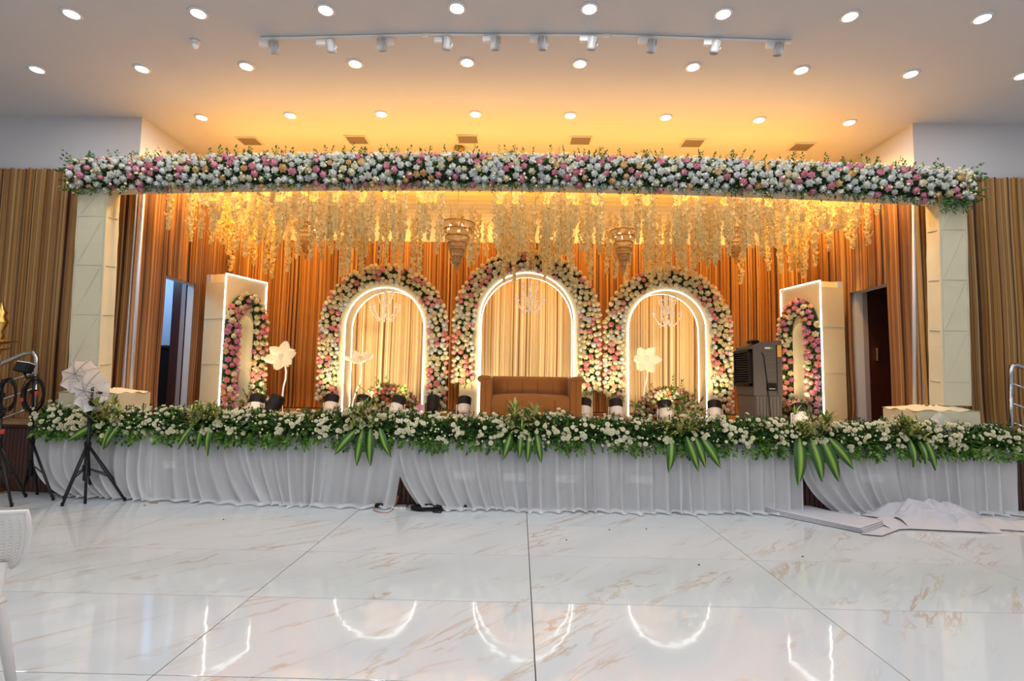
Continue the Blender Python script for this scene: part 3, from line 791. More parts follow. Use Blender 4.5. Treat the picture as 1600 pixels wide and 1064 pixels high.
def bouquet(name, label, c, rx, rz, n, wts, size, spikes=10):
    r = thing(name, label, 'bouquet', (c.x, c.y, S))
    def spot():
        while True:
            v = Vector((R.gauss(0, 1), R.gauss(0, 1), abs(R.gauss(0, 1)))).normalized()
            if v.y < .35: break
        return Vector((c.x+v.x*rx, c.y+v.y*rx*.6, S+v.z*rz)), v
    put_roses(r, scatter(spot, n, size*.62), wts, size)
    MB().grid(lambda u, v: (c.x+rx*.9*math.cos(2*PI*u)*math.cos(v*PI/2), c.y+rx*.53*math.sin(2*PI*u)*math.cos(v*PI/2), S+rz*.9*math.sin(v*PI/2)), 20, 6).build('moss_core', M['core'], r, True)
    fo = MB()
    for _ in range(int(n*5)):
        p, v = spot(); leaf(fo, p-v*.03, v+Vector((R.uniform(-1, 1), R.uniform(-1, 1), R.uniform(-.5, 1))), R.uniform(.05, .12), .017, mi=R.choice((0, 1, 1, 2)))
    for _ in range(spikes):
        p, v = spot(); sprig(fo, p, v+Vector((R.uniform(-.4, .4), 0, R.uniform(0, .8))), R.uniform(.1, .22), (0, 1, 2), 8, .013, .06)
    tag(fo.build('foliage', [M['leafd'], M['leafm'], M['leafl']], r), kind='stuff')
    return r
WB = [('rose_coral', 20), ('rose_blush', 34), ('rose_peach', 14), ('rose_cream', 22), ('rose_white', 8)]
c = at(606, 640, 8.95); bouquet('bouquet', 'domed bouquet of pink and coral roses in front of the left arch', c, .52, .50, 150, WB, .105)
c = at(1045, 640, 8.95); bouquet('bouquet', 'domed bouquet of pink and cream roses in front of the right arch', c, .55, .52, 150, WB, .105, 18)
c = at(400, 640, 8.35); bouquet('bouquet', 'low mound of coral and peach roses at the foot of the left light box', c, .26, .34, 60, WB, .10, 6)
c = at(1243, 650, 8.25); bouquet('bouquet', 'low mound of pink roses at the foot of the right light box', c, .28, .36, 70, [('rose_blush', 40), ('rose_mauve', 18), ('rose_cream', 26), ('rose_coral', 14)], .105, 4)

# ---------------------------------------------------------------- flower lamps
def flower_lamp(label, head, nrm, rad, foot, petals=6, rot=0):
    r = thing('flower_lamp', label, 'lamp', (foot.x, foot.y, S))
    nrm = Vector(nrm).normalized(); q = facing(nrm, rot); T = Matrix.Translation(head) @ q.to_matrix().to_4x4()
    for k in range(petals):
        a = 2*PI*k/petals+R.uniform(-.1, .1); ln = rad*R.uniform(.9, 1.08)
        def fn(u, v):
            rr = .10*rad+ln*.93*v; w_ = rad*.40*math.sin(PI*min(1, .10+.80*v**.8))*(1 if v < .97 else .7)
            x = (u-.5)*2*w_; notch = -.10*rad*max(0, 1-abs(u-.5)*6)*v**6
            z = rad*(.42*v**1.4-.26*(abs(u-.5)*2)**1.5*v+.07*math.sin(3*PI*u)*v)
            rr += notch
            return T @ Vector((rr*math.cos(a)-x*math.sin(a), rr*math.sin(a)+x*math.cos(a), z))
        MB().grid(fn, 8, 7).build('petal', M['petal_lamp'], r, True)
    hb = MB()
    for k in range(26):
        a = k*2.4; rr = .16*rad*math.sqrt(k/26); p = T @ Vector((rr*math.cos(a), rr*math.sin(a), rad*.10+.02))
        hb.put(BUD, TRS(p, q, .022))
    hb.build('flower_centre', M['offwhite'], r, True)
    pts = []
    for k in range(9):
        t = k/8; p = Vector(head)*(1-t)+Vector((foot.x, foot.y, S+.01))*t
        p += -nrm*.06*math.sin(PI*t)*1.2+Vector((.05*math.sin(2*PI*t)*(1 if t < .6 else .4), 0, 0)); pts.append(p-nrm*.02)
    MB().tube(pts, .014, 8).build('stem', M['stem_lamp'], r, True)
    MB().lathe([(.11, 0), (.11, .012), (.02, .02)], 16, (foot.x, foot.y, S)).build('foot_plate', M['offwhite'], r)
    return r
YL = 8.4
flower_lamp('white glowing flower lamp on a curved stem beside the left light box', at(440, 557, YL), (.1, -1, .12), .235, at(440, 652, YL), 6, .3)
flower_lamp('white glowing flower lamp tilted upwards, in the left arch', at(563, 562, 9.5), (.0, -.45, .9), .25, at(549, 648, 9.5), 6, .2)
flower_lamp('white glowing flower lamp in the right arch, above the bouquet', at(1009, 561, 9.5), (.08, -1, .1), .25, at(1010, 652, 9.5), 6, .0)
flower_lamp('white glowing flower lamp half hidden behind the air cooler', at(1163, 568, 9.0), (-.5, -1, .1), .21, at(1172, 655, 9.0), 6, .5)

# ---------------------------------------------------------------- sofa
def sofa():
    Y = 7.95; a = at(750, 600, Y); b = at(909, 600, Y); zt = at(830, 588, Y+.35).z; x0, x1 = a.x, b.x; D = .72
    r = thing('sofa', 'brown velvet two seat sofa in front of the middle arch', 'sofa', ((x0+x1)/2, Y+D/2, S))
    aw = .17; z0 = S+.07; seat = S+.36
    def arm(sx, xo):
        # profile across x: upright panel whose top rolls outwards
        ds = 1 if sx > 0 else -1
        prof = [(0, z0), (aw, z0), (aw, zt-.10), (aw-.01, zt-.03), (aw-.05, zt+.0), (.02, zt+.005), (-.03, zt-.015), (-.045, zt-.05), (-.03, zt-.085), (0, zt-.10)]
        vs = []; fs = []
        P = [(xo-ds*p, z) for p, z in prof] if True else None
        n = len(P); ys = [Y-.005, Y+.012, Y+D*.5, Y+D-.02, Y+D]
        for k, y in enumerate(ys):
            cx_ = sum(p[0] for p in P)/n; cz = sum(p[1] for p in P)/n; q = .97 if k in (0, 4) else 1
            for x, z in P: vs.append((cx_+(x-cx_)*q, y, cz+(z-cz)*q))
        for k in range(len(ys)-1):
            for j in range(n): fs.append((k*n+j, k*n+(j+1) % n, (k+1)*n+(j+1) % n, (k+1)*n+j))
        fs += [tuple(range(n)), tuple(range((len(ys)-1)*n, len(ys)*n))[::-1]]
        o = MB().add(vs, fs).build('arm', M['sofa'], r)
        xm = xo-ds*aw*.5
        MB().tube([(xm, Y-.006, z0+.02), (xm, Y-.006, zt-.06)], .005, 5).tube([(xm-.07, Y-.006, zt-.055), (xm+.07, Y-.006, zt-.055)], .004, 5).build('front_seam', M['seam'], o)
    arm(-1, x0); arm(1, x1)
    bx0, bx1 = x0+aw-.01, x1-aw+.01
    def bfn(u, v):
        x = bx0+(bx1-bx0)*u
        ch = .018*abs(math.sin(PI*5*u))**.5
        pts = [(Y+D-.26, seat-.03), (Y+D-.20, zt-.08), (Y+D-.17, zt-.02), (Y+D-.10, zt+.0), (Y+D-.02, zt-.02), (Y+D, zt-.08), (Y+D, z0)]
        t = v*6; i = min(5, int(t)); f_ = t-i
        y = pts[i][0]*(1-f_)+pts[i+1][0]*f_; z = pts[i][1]*(1-f_)+pts[i+1][1]*f_
        return (x, y-ch*(1 if v < .4 else 0), z)
    bk = MB().grid(bfn, 50, 12).build('backrest', M['sofa'], r, True)
    for k in range(1, 5):
        x = bx0+(bx1-bx0)*k/5; MB().tube([(x, Y+D-.262, seat), (x, Y+D-.206, zt-.09)], .004, 5).build('channel_seam', M['seam'], bk)
    def sfn(u, v):
        x = bx0+(bx1-bx0)*u; crown = .035*math.sin(PI*u)**.4
        pts = [(Y+.045, z0), (Y+.02, seat-.12), (Y+.03, seat-.04), (Y+.07, seat), (Y+.3, seat+.015), (Y+D-.2, seat)]
        t = v*5; i = min(4, int(t)); f_ = t-i
        return (x, pts[i][0]*(1-f_)+pts[i+1][0]*f_-.02*math.sin(PI*u)*(1 if v < .8 else 0), pts[i][1]*(1-f_)+pts[i+1][1]*f_+(crown if v > .45 else 0))
    sc_ = MB().grid(sfn, 24, 15).build('seat_cushion', M['sofa'], r, True)
    for k in range(1, 5):
        x = bx0+(bx1-bx0)*k/5; MB().tube([(x, Y+.018, z0+.05), (x, Y+.0, seat-.12), (x, Y+.01, seat-.03)], .003, 5).build('seat_seam', M['seam'], sc_)
    for x in (x0+.06, x1-.06):
        for y in (Y+.08, Y+D-.08): MB().lathe([(.02, 0), (.03, .08)], 8, (x, y, S)).build('foot', M['door'], r)
sofa()

# ---------------------------------------------------------------- air cooler
def cooler():
    Y = 7.75; x0, x1 = at(1177, 560, Y).x, at(1222, 560, Y).x; zt = at(1210, 532, Y).z; D = .62; zb = at(1200, 618, Y).z
    r = thing('air_cooler', 'grey wheeled air cooler with a black louvred grille beside the right arch', 'air cooler', ((x0+x1)/2, Y+D/2, S))
    b = MB(); zl = zt-.05
    b.add([(x0, Y, zb), (x1, Y, zb), (x1, Y, zt), (x0+.16, Y, zt-.015), (x0, Y, zl-.03)]+[(x0, Y+D, zb), (x1, Y+D, zb), (x1, Y+D, zt), (x0+.16, Y+D, zt-.015), (x0, Y+D, zl-.03)],
          [(0, 1, 2, 3, 4), (9, 8, 7, 6, 5), (0, 5, 6, 1), (1, 6, 7, 2), (2, 7, 8, 3), (3, 8, 9, 4), (4, 9, 5, 0)])
    body = b.build('body', M['grey'], r)
    for zz in (.30, .45, .60, .75): MB().box(x1-.27, x1-.10, Y-.004, Y, zb+(zt-zb)*zz, zb+(zt-zb)*zz+.012).build('side_rib', M['greyl'], body)
    MB().box(x1-.085, x1-.075, Y-.004, Y, zb+.02, zt-.06).build('corner_trim', M['dark'], body)
    tk = MB().box(x0+.02, x1-.01, Y+.01, Y+D-.02, S+.07, zb, bev=.01).build('water_tank', M['greyl'], r)
    for k in range(8):
        x = x0+.04+(x1-x0-.08)*k/7; MB().box(x-.006, x+.006, Y, Y+.012, S+.09, zb-.02).build('tank_rib', M['grey'], tk)
    gy0, gy1, gz0, gz1 = Y+.03, Y+D-.02, zb+.13, zt-.13
    gr = MB()
    t = .045; gx = x0-.05
    gr.box(gx, x0, gy0, gy1, gz0, gz0+t, bev=.006).box(gx, x0, gy0, gy1, gz1-t, gz1, bev=.006).box(gx, x0, gy0, gy0+t, gz0, gz1, bev=.006).box(gx, x0, gy1-t, gy1, gz0, gz1, bev=.006).box(x0-.012, x0-.002, gy0, gy1, gz0, gz1)
    gf = gr.build('grille_frame', M['dark'], r)
    n = 13
    for k in range(n):
        z = gz0+t+(gz1-gz0-2*t)*(k+.5)/n
        MB().add([(gx+.004, gy0+t, z-.012), (gx+.004, gy1-t, z-.012), (x0-.014, gy1-t, z+.012), (x0-.014, gy0+t, z+.012), (gx+.004, gy0+t, z-.007), (gx+.004, gy1-t, z-.007), (x0-.014, gy1-t, z+.017), (x0-.014, gy0+t, z+.017)],
                 [(0, 1, 2, 3), (7, 6, 5, 4), (0, 4, 5, 1), (3, 2, 6, 7), (0, 3, 7, 4), (1, 5, 6, 2)]).build('louvre', M['black'], gf)
    MB().box(x0+.03, x0+.14, Y+.1, Y+.3, zt-.03, zt+.012, bev=.008).build('top_handle', M['dark'], r)
    st_ = MB().box(x1-.068, x1-.012, Y-.004, Y, zt-.24, zt-.07).build('sticker', M['sticker'], body)
    MB().box(x1-.25, x1-.17, Y-.003, Y, zt-.125, zt-.10).build('maker_badge', M['labelwhite'], body)
    MB().lathe([(.014, 0), (.014, .004)], 12).xf(Matrix.Translation((x1-.15, Y, zt-.113)) @ Matrix.Rotation(PI/2, 4, 'X')).build('green_mark', M['green_dot'], body)
    pk = MB().box(x1-.235, x1-.10, Y-.03, Y, zb+.07, zb+.18, bev=.006).build('plug_box', M['dark'], r)
    MB().box(x1-.21, x1-.125, Y-.032, Y-.029, zb+.095, zb+.103).build('pale_marking', M['labelwhite'], pk)
    pts = [(x1-.30, Y-.01, zt-.18), (x1-.27, Y-.014, zt-.24), (x1-.26, Y-.016, zt-.36), (x1-.235, Y-.016, zb+.24), (x1-.225, Y-.02, zb+.15), (x1-.22, Y-.02, zb-.05), (x1-.20, Y-.02, zb-.2), (x1-.195, Y-.02, S+.08)]
    MB().tube(pts, .006, 6).build('power_cord', M['black'], r, True)
    for x in (x0+.06, x1-.06):
        for y in (Y+.08, Y+D-.1): MB().tube([(x-.015, y, S+.035), (x+.015, y, S+.035)], .035, 12).build('caster', M['black'], r, True)
cooler()

# ---------------------------------------------------------------- stage uplights
def uplight(px, py, Y, label, aim, energy, tilt=.0, allblack=False):
    p = at(px, py, Y); h = .30; w_ = .105
    r = thing('stage_uplight', label, 'stage light', (p.x, p.y, S))
    MB().box(p.x-.11, p.x+.11, p.y-.08, p.y+.08, S, S+.02, bev=.005).build('base', M['black'] if allblack else M['offwhite'], r)
    yk = MB().tube([(p.x-.10, p.y, S+.2), (p.x-.125, p.y, S+.2), (p.x-.125, p.y, S+.035), (p.x+.125, p.y, S+.035), (p.x+.125, p.y, S+.2), (p.x+.10, p.y, S+.2)], .010, 6)
    yk.build('yoke', M['black'] if allblack else M['offwhite'], r)
    T = Matrix.Translation((p.x, p.y, S+.17)) @ Matrix.Rotation(-tilt, 4, 'Y') @ Matrix.Rotation(-.45, 4, 'X')
    bd = MB().lathe([(.085, -.125), (.102, -.10), (.108, .05)], 18).xf(T).build('body', M['black'] if allblack else M['offwhite'], r, False)
    MB().lathe([(.110, .02), (.113, .15), (.098, .165), (.098, .13)], 18).xf(T).build('collar', M['black'], r, False)
    L = MB().lathe([(.094, .131), (.094, .134)], 18).xf(T).build('lens', M['bulb'], r)
    if energy:
        s_ = T @ Vector((0, 0, .19)); light('uplight_beam', 'SPOT', s_, energy, WARM, aim, spot_size=1.5, spot_blend=.9, shadow_soft_size=.08)
UP = [(400, 640, 8.0, 'stage uplight standing before the left light box', (-4.3, 9.0, 2.0), 48, .1),
      (517, 640, 8.6, 'stage uplight at the left foot of the left arch', (-3.4, 9.5, 2.0), 74, .05),
      (566, 642, 8.45, 'stage uplight left of the bouquet in the left arch', (-2.5, 10.4, 1.9), 33, 0),
      (620, 642, 8.45, 'stage uplight before the bouquet in the left arch', (-1.9, 9.5, 2.0), 66, -.2),
      (725, 645, 8.6, 'stage uplight left of the sofa', (-.9, 9.5, 2.0), 74, 0),
      (913, 648, 8.6, 'stage uplight right of the sofa', (1.1, 9.5, 2.0), 66, -.1),
      (963, 648, 8.6, 'stage uplight at the left foot of the right arch', (1.7, 9.5, 2.0), 74, 0),
      (1040, 650, 8.3, 'stage uplight before the bouquet in the right arch', (2.7, 10.4, 1.9), 33, 0),
      (1117, 650, 8.6, 'stage uplight at the right foot of the right arch', (3.5, 9.5, 2.0), 66, -.15),
      (1250, 655, 7.7, 'stage uplight before the right light box', (4.5, 8.8, 2.0), 44, -.2)]
for a in UP: uplight(*a)
uplight(676, 644, 8.9, 'all black stage uplight at the right foot of the left arch', (-1.5, 9.5, 2), 0, .0, True)
# small floor washes behind the sofa and the bouquets that light the pale drapes
for xx in (-2.9, -2.2, -.35, .65, 2.25, 2.95):
    light('drape_floor_wash', 'SPOT', (xx, 9.55, S+.12), 34, WARM, (xx*1.04, 10.4, 2.0), spot_size=1.7, spot_blend=.9, shadow_soft_size=.05)
uplight(427, 640, 8.0, 'small all black stage uplight just right of the left light box', (-3.6, 9.5, 2), 0, -.3, True)
p = at(656, 645, 8.7); r = thing('orchid_sprig', 'lilac orchid sprig on a white stem at the right foot of the left arch', 'flower', (p.x, p.y, S))
MB().tube([(p.x-.02, p.y, S), (p.x, p.y, S+.12), (p.x+.03, p.y, S+.26)], .008, 6).build('stem', M['stem_lamp'], r, True)
for k in range(5):
    q = MB(); T = Matrix.Translation((p.x+.01, p.y-.02, S+.15)) @ Matrix.Rotation(PI/2, 4, 'X') @ Matrix.Rotation(2*PI*k/5, 4, 'Z')
    q.grid(lambda u, v: T @ Vector(((u-.5)*.06*math.sin(PI*(.1+.85*v)), .075*v, .02*v*v)), 3, 3).build('petal', M['rose_mauve'], r, True)
# added fill lamps, unseen behind the flower border, to brighten arches and light boxes
for xx, tx in ((-3.9, -4.0), (-2.2, -2.4), (-.9, .0), (1.2, .3), (2.4, 2.7), (3.9, 4.0)):
    light('added_arch_fill', 'SPOT', (xx, 6.55, S+.12), 46, (1, .80, .52), (tx, 9.4, 2.2), spot_size=1.6, spot_blend=.95, shadow_soft_size=.06)

# ---------------------------------------------------------------- hanging wisteria
def strand_mb(L, seed):
    rr = random.Random(seed); b = MB()
    b.tube([(0, 0, 0), (rr.uniform(-.01, .01), rr.uniform(-.01, .01), -L*.5), (rr.uniform(-.02, .02), rr.uniform(-.02, .02), -L)], .003, 4, 1)
    n = int(L*125)
    for k in range(n):
        t = k/n; z = -L*t
        if t < .12 and rr.random() < .4: continue
        a = rr.uniform(0, 2*PI); rad = rr.uniform(.010, .050)*(1 if t < .82 else 1-.7*(t-.82)/.18)
        p = Vector((math.cos(a)*rad, math.sin(a)*rad, z+rr.uniform(-.01, .01))); n_ = Vector((math.cos(a), math.sin(a), rr.uniform(-.7, .2))).normalized()
        q = n_.to_track_quat('Z', 'Y') @ Quaternion((0, 0, 1), rr.uniform(0, 6))
        s_ = rr.uniform(.019, .031)
        for j in range(4):
            aj = j*PI/2; c_, d_ = math.cos(aj), math.sin(aj); w_ = .55
            pts = [Vector((0, 0, 0)), Vector((c_*.6-d_*w_, d_*.6+c_*w_, .35)), Vector((c_*1.15, d_*1.15, .2)), Vector((c_*.6+d_*w_, d_*.6-c_*w_, .35))]
            b.add([p+(q @ (v*s_)) for v in pts], [(0, 1, 2, 3)], 0)
        if rr.random() < .12: leaf(b, p, n_, .04, .008, mi=1)
    return b
SM = [(L, strand_mb(L, 50+i).mesh('wisteria_strand', [M['wist'], M['wiststem']])) for i, L in enumerate((.55, .65, .75, .85, .95, 1.1))]
NETZ = 4.27
net = thing('hanging_net', 'thin wires strung over the stage that carry the wisteria strands', 'wire net', (0, 8, NETZ))
ys = [6.98+.20*k for k in range(12)]
for y in ys: MB().tube([(-SIDE+.02, y, NETZ), (SIDE-.02, y, NETZ)], .002, 5).build('wire', M['wiststem'], net)
cnt = 0; CH = [(at(480, 352, 8.9).x, 8.9, .24), (at(715, 350, 7.7).x, 7.7, .27), (at(974, 362, 8.2).x, 8.2, .23), (at(1149, 360, 8.9).x, 8.9, .23)]
for row, y in enumerate(ys):
    per = 27
    for k in range(per):
        x = -4.98+9.96*(k+R.uniform(.05, .95))/per
        pxx = 800+(x/y)*FPX+12
        if row >= 3 and (640 < pxx < 690 or 744 < pxx < 764) and R.random() < .7: continue
        if any(abs((x/y-a/b_)*FPX) < pw and y < b_ and R.random() < pr for a, b_, pw, pr in ((CH[1][0], 7.7, 26, 1), (CH[2][0], 8.2, 20, .9), (CH[0][0], 8.9, 16, .5), (CH[3][0], 8.9, 16, .6))): continue
        if any((x-a)**2+(y-b_)**2 < (c_+.09)**2 for a, b_, c_ in CH): continue
        L = pick([(0, 8), (1, 16), (2, 26), (3, 26), (4, 16)])
        if row < 4 and L > 3: L = 3
        if row >= 8 and R.random() < .25: L = 5
        if cnt >= 297: break
        o = inst('wisteria_strand', SM[L][1], (x, y, NETZ), Quaternion((0, 0, 1), R.uniform(0, 6)))
        o.rotation_quaternion = Quaternion((0, 1, 0), R.uniform(-.03, .03)) @ o.rotation_quaternion
        tag(o, 'cream wisteria strand hanging over the stage behind the rose beam', 'hanging flowers', 'wisteria strands hanging over the stage'); cnt += 1

# ---------------------------------------------------------------- tiered chandeliers
def chandelier(px, ytop, ybot, Y, half, label):
    t = at(px, ytop, Y); b = at(px, ybot, Y); Rm = half*Y/FPX; x, y = t.x, Y; H = t.z-b.z
    r = thing('tiered_chandelier', label, 'chandelier', (x, y, t.z))
    MB().tube([(x, y, t.z), (x, y, CEIL)], .006, 6).build('hanging_rod', M['gold'], r)
    MB().lathe([(.07, 0), (.09, -.03), (.02, -.04)][::-1], 14, (x, y, CEIL)).build('ceiling_cap', M['gold'], r)
    MB().lathe([(.10, 0), (.09, .05), (.02, .06)], 14, (x, y, t.z)).build('crown_cap', M['gold'], r)
    tiers = 7
    for k in range(tiers):
        f_ = k/(tiers-1); rad = Rm*(1-.86*f_**.95); z1 = t.z-H*.92*k/tiers; hh = H*.92/tiers*1.12
        rg = MB().tube([(x+rad*math.cos(a), y+rad*math.sin(a), z1) for a in [2*PI*q/24 for q in range(24)]], .010, 6, closed=True).build('ring', M['gold'], r, True)
        n = max(8, int(2*PI*rad/.026)); cb = MB()
        for q in range(n):
            a = 2*PI*q/n; cx_, cy_ = x+rad*math.cos(a), y+rad*math.sin(a); w_ = .010; dx, dy = -math.sin(a)*w_, math.cos(a)*w_
            ox, oy = math.cos(a)*.008, math.sin(a)*.008
            cb.add([(cx_-dx, cy_-dy, z1), (cx_+ox, cy_+oy, z1), (cx_+dx, cy_+dy, z1), (cx_+dx*.8, cy_+dy*.8, z1-hh*.85), (cx_, cy_, z1-hh), (cx_-dx*.8, cy_-dy*.8, z1-hh*.85)], [(0, 1, 4, 5), (1, 2, 3, 4)])
        tag(cb.build('crystal_drops', M['crystal'], r), kind='stuff')
    MB().lathe([(.002, -.06), (.018, -.03), (.012, 0)], 8, (x, y, b.z+.05)).build('finial', M['crystal'], r, True)
    for q in range(5):
        a = 2*PI*q/5+.3; MB().lathe([(.004, -.03), (.017, -.01), (.017, .01), (.004, .03)], 8, (x+Rm*.6*math.cos(a), y+Rm*.6*math.sin(a), t.z-.06)).build('bulb', M['bulb'], r, True)
    light('chandelier_glow', 'POINT', (x, y, t.z-.10), 2.5, (1, .72, .38), shadow_soft_size=.08)
chandelier(480, 352, 405, 8.9, 20, 'gold crystal chandelier half hidden among strands above the left arch')
chandelier(715, 350, 428, 7.7, 27, 'largest tiered crystal chandelier, left of the middle arch crown')
chandelier(974, 362, 430, 8.2, 21, 'tiered crystal chandelier above the right arch')
chandelier(1149, 360, 412, 8.9, 19, 'tiered crystal chandelier half hidden among strands, right of the right arch')

# ---------------------------------------------------------------- white cloth skirt along the stage
def skirt(tops, bots, label, seed, pw=.15, bend=2.0, hem=.10, swag=0, gather=0):
    rr = random.Random(seed)
    ta, tb_ = at(tops[0], 690, YF(0)).x, at(tops[1], 690, YF(0)).x
    def fx(p): return at(p, 690, 5.96)
    ex = lambda p, q: at(p, q, YF(at(p, q, 6.0).x)-.03).x
    Xt = [ex(tops[0], 690), ex(tops[1], 690)]; Xb = [ex(bots[0], 780), ex(bots[1], 780)]
    L = abs(Xt[1]-Xt[0]); npl = max(3, int(L/pw)); nu = npl*14; zt = S+.04
    ph = []; am = []
    wsum = [rr.uniform(.6, 1.4) for _ in range(npl)]; tot = sum(wsum); acc = [0]
    for q in wsum: acc.append(acc[-1]+q/tot)
    ams = [rr.uniform(.55, 1.3) for _ in range(npl)]; sh = [rr.uniform(-.4, .4) for _ in range(npl)]
    def pl(u):
        for i in range(npl):
            if u <= acc[i+1]+1e-9: return i, (u-acc[i])/(acc[i+1]-acc[i])
        return npl-1, 1
    hz = [rr.uniform(0, 6) for _ in range(4)]
    def fn(u, v):
        i, f_ = pl(u)
        g_ = f_/.72 if f_ < .72 else (1-f_)/.28
        g_ = min(1, max(0, g_)); prof = g_*g_*(3-2*g_)
        if v < .86:
            t = v/.86; z = zt*(1-t)+.012*t; fwd = 0
        else:
            t = 1; k = (v-.86)/.14; z = .012+.022*abs(math.sin(u*npl*2.2+hz[0]))*math.sin(PI*min(1, k*.98))*1.3; fwd = hem*k*(.75+.4*math.sin(u*npl*.9+hz[1]))
        xt = Xt[0]+(Xt[1]-Xt[0])*u; xb = Xb[0]+(Xb[1]-Xb[0])*u
        x = xt+(xb-xt)*t**bend
        a = .085*ams[i]*(.5+.6*t)
        y = YF(x)-.012-a*prof-.05*t**2-fwd
        if swag: y -= swag*math.sin(PI*t)*math.sin(PI*u)*.05
        x += .012*math.sin(f_*2*PI)*ams[i]+.01*sh[i]*math.sin(3*t)
        return (x, y, max(z, .004))
    o = MB().grid(fn, nu, 30).build('stage_skirt', M['sheer'], None, True, loc=(Xt[0], YF(Xt[0]), 0))
    return tag(o, label, 'cloth')
skirt((52, 243), (112, 250), 'white cloth skirt panel at the left end of the stage, behind the light stands', 1, bend=4.5, hem=.03)
skirt((230, 382), (228, 430), 'white cloth skirt panel just right of the umbrella stand, folds sweeping right', 2, bend=2.2)
skirt((374, 517), (412, 508), 'white cloth skirt panel gathered left of the looped panel', 3, bend=2.0)
skirt((503, 632), (492, 618), 'white looped skirt panel left of the dark gap with the adapter', 4, pw=.22, bend=1.6, swag=1.2)
skirt((612, 832), (656, 834), 'white cloth skirt panel behind the black cable coil', 5, bend=2.4)
skirt((826, 1068), (828, 1066), 'white cloth skirt panel with straight pleats below the sofa', 6)
skirt((1060, 1255), (1062, 1250), 'white cloth skirt panel left of the dark gap by the folded sheet', 7, bend=2.0)
skirt((1246, 1447), (1300, 1448), 'white cloth skirt panel right of the dark gap, above the grey sheets', 8, bend=3.2)
skirt((1438, 1592), (1440, 1586), 'white cloth skirt panel at the right end of the stage', 9)
# socket plates on the stage front, seen through the sheer cloth
for k, (a, b_, yy, nm) in enumerate(((254, 272, 727, 'behind the skirt panel right of the umbrella stand'), (708, 742, 744, 'above the black cable coil'), (787, 822, 746, 'left of the central floor joint'), (868, 902, 749, 'right of the central floor joint'), (986, 1021, 750, 'below the right end of the straight pleated panel'), (1348, 1382, 748, 'above the crumpled sheet'))):
    q0 = at(a, yy-7, YF(at(a, yy, 5.95).x)+.0); q1 = at(b_, yy+6, YF(at(b_, yy, 5.95).x)+.0); yq = (YF(q0.x)+YF(q1.x))/2
    r = thing('socket_plate', 'white socket plate on the stage front, '+nm, 'socket', ((q0.x+q1.x)/2, yq, q1.z))
    pl_ = MB().box(q0.x, q1.x, yq+.012, yq+.04, q1.z, q0.z, bev=.004).build('plate', M['white'], r)
    for j in range(3):
        x = q0.x+(q1.x-q0.x)*(.58+.13*j); z = (q0.z+q1.z)/2
        MB().box(x-.004, x+.004, yq+.009, yq+.012, z-.02, z-.006).box(x-.008, x+.008, yq+.009, yq+.012, z+.008, z+.016).build('socket_hole', M['black'], pl_)

# ---------------------------------------------------------------- flower border on the stage edge
h = thing('flower_border', 'long border of white chrysanthemums and foliage along the stage edge', 'flower arrangement', (0, 5.95, S))
HX0, HX1 = -5.62, 5.72
def hz(x): return S+.03+.010*math.sin(3*x)-.004*x
def border_spot(lo=-.95, hi=1.9):
    x = R.uniform(HX0, HX1); a = R.uniform(lo, hi); k = 1+.14*math.sin(x*5.3)*math.sin(x*2.1+1)
    y = YF(x)+.10; n = Vector((R.uniform(-.3, .3), -math.cos(a), math.sin(a)))
    return Vector((x, y-.25*math.cos(a), hz(x)+(.135*k if a > 0 else .12)*math.sin(a))), n.normalized()
fo = MB(); MI = (0, 0, 1, 1, 2)
for _ in range(11500):
    p, nn = border_spot(); low = p.z < hz(p.x)-.01
    leaf(fo, p-nn*R.uniform(0, .07), nn+Vector((R.uniform(-1, 1), R.uniform(-.6, .6), R.uniform(-.5, .9))), R.uniform(.04, .085), R.uniform(.010, .02), mi=R.choice((1, 1, 2, 2, 0) if low else MI))
for _ in range(520):
    p, nn = border_spot(-1.0, -.35); sprig(fo, p, Vector((R.uniform(-.6, .6), -.5, -.9)), R.uniform(.06, .15), (1, 2, 2), 7, .018, .055)
for _ in range(420):
    p, nn = border_spot(.7, 1.9); sprig(fo, p, nn+Vector((R.uniform(-.4, .4), 0, .6)), R.uniform(.03, .09), (0, 1, 1), 6, .010, .04)
tag(fo.build('foliage', [M['leafd'], M['leafm'], M['leafl']], h), kind='stuff')
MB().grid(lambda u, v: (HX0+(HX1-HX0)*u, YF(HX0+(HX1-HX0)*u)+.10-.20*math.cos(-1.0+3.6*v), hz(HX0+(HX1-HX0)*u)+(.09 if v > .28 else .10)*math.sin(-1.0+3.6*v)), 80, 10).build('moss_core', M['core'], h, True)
# blooms grow in clusters
blooms = []
for _ in range(360):
    p, nn = border_spot(-.65, 1.75)
    for k in range(R.choice((1, 2, 3, 4, 5, 6))):
        o = Vector((R.gauss(0, .045), 0, R.gauss(0, .03))); blooms.append((p+o+nn*R.uniform(.02, .06), nn, R.uniform(.040, .064)))
R.shuffle(blooms)
rest = MB()
for i, (p, nn, s_) in enumerate(blooms):
    nn = (nn+Vector((R.uniform(-.4, .4), -.3, R.uniform(-.2, .4)))).normalized()
    if i < 300: inst('chrysanthemum', MUMM, p, facing(nn), s_, h)
    else: rest.put(MUM, TRS(p, facing(nn), s_))
for _ in range(750):
    p, nn = border_spot(-.7, 1.9); rest.put(BUD, TRS(p+nn*.05, facing(nn), R.uniform(.014, .026)))
tag(rest.build('more_blooms', M['mum'], h), kind='stuff')

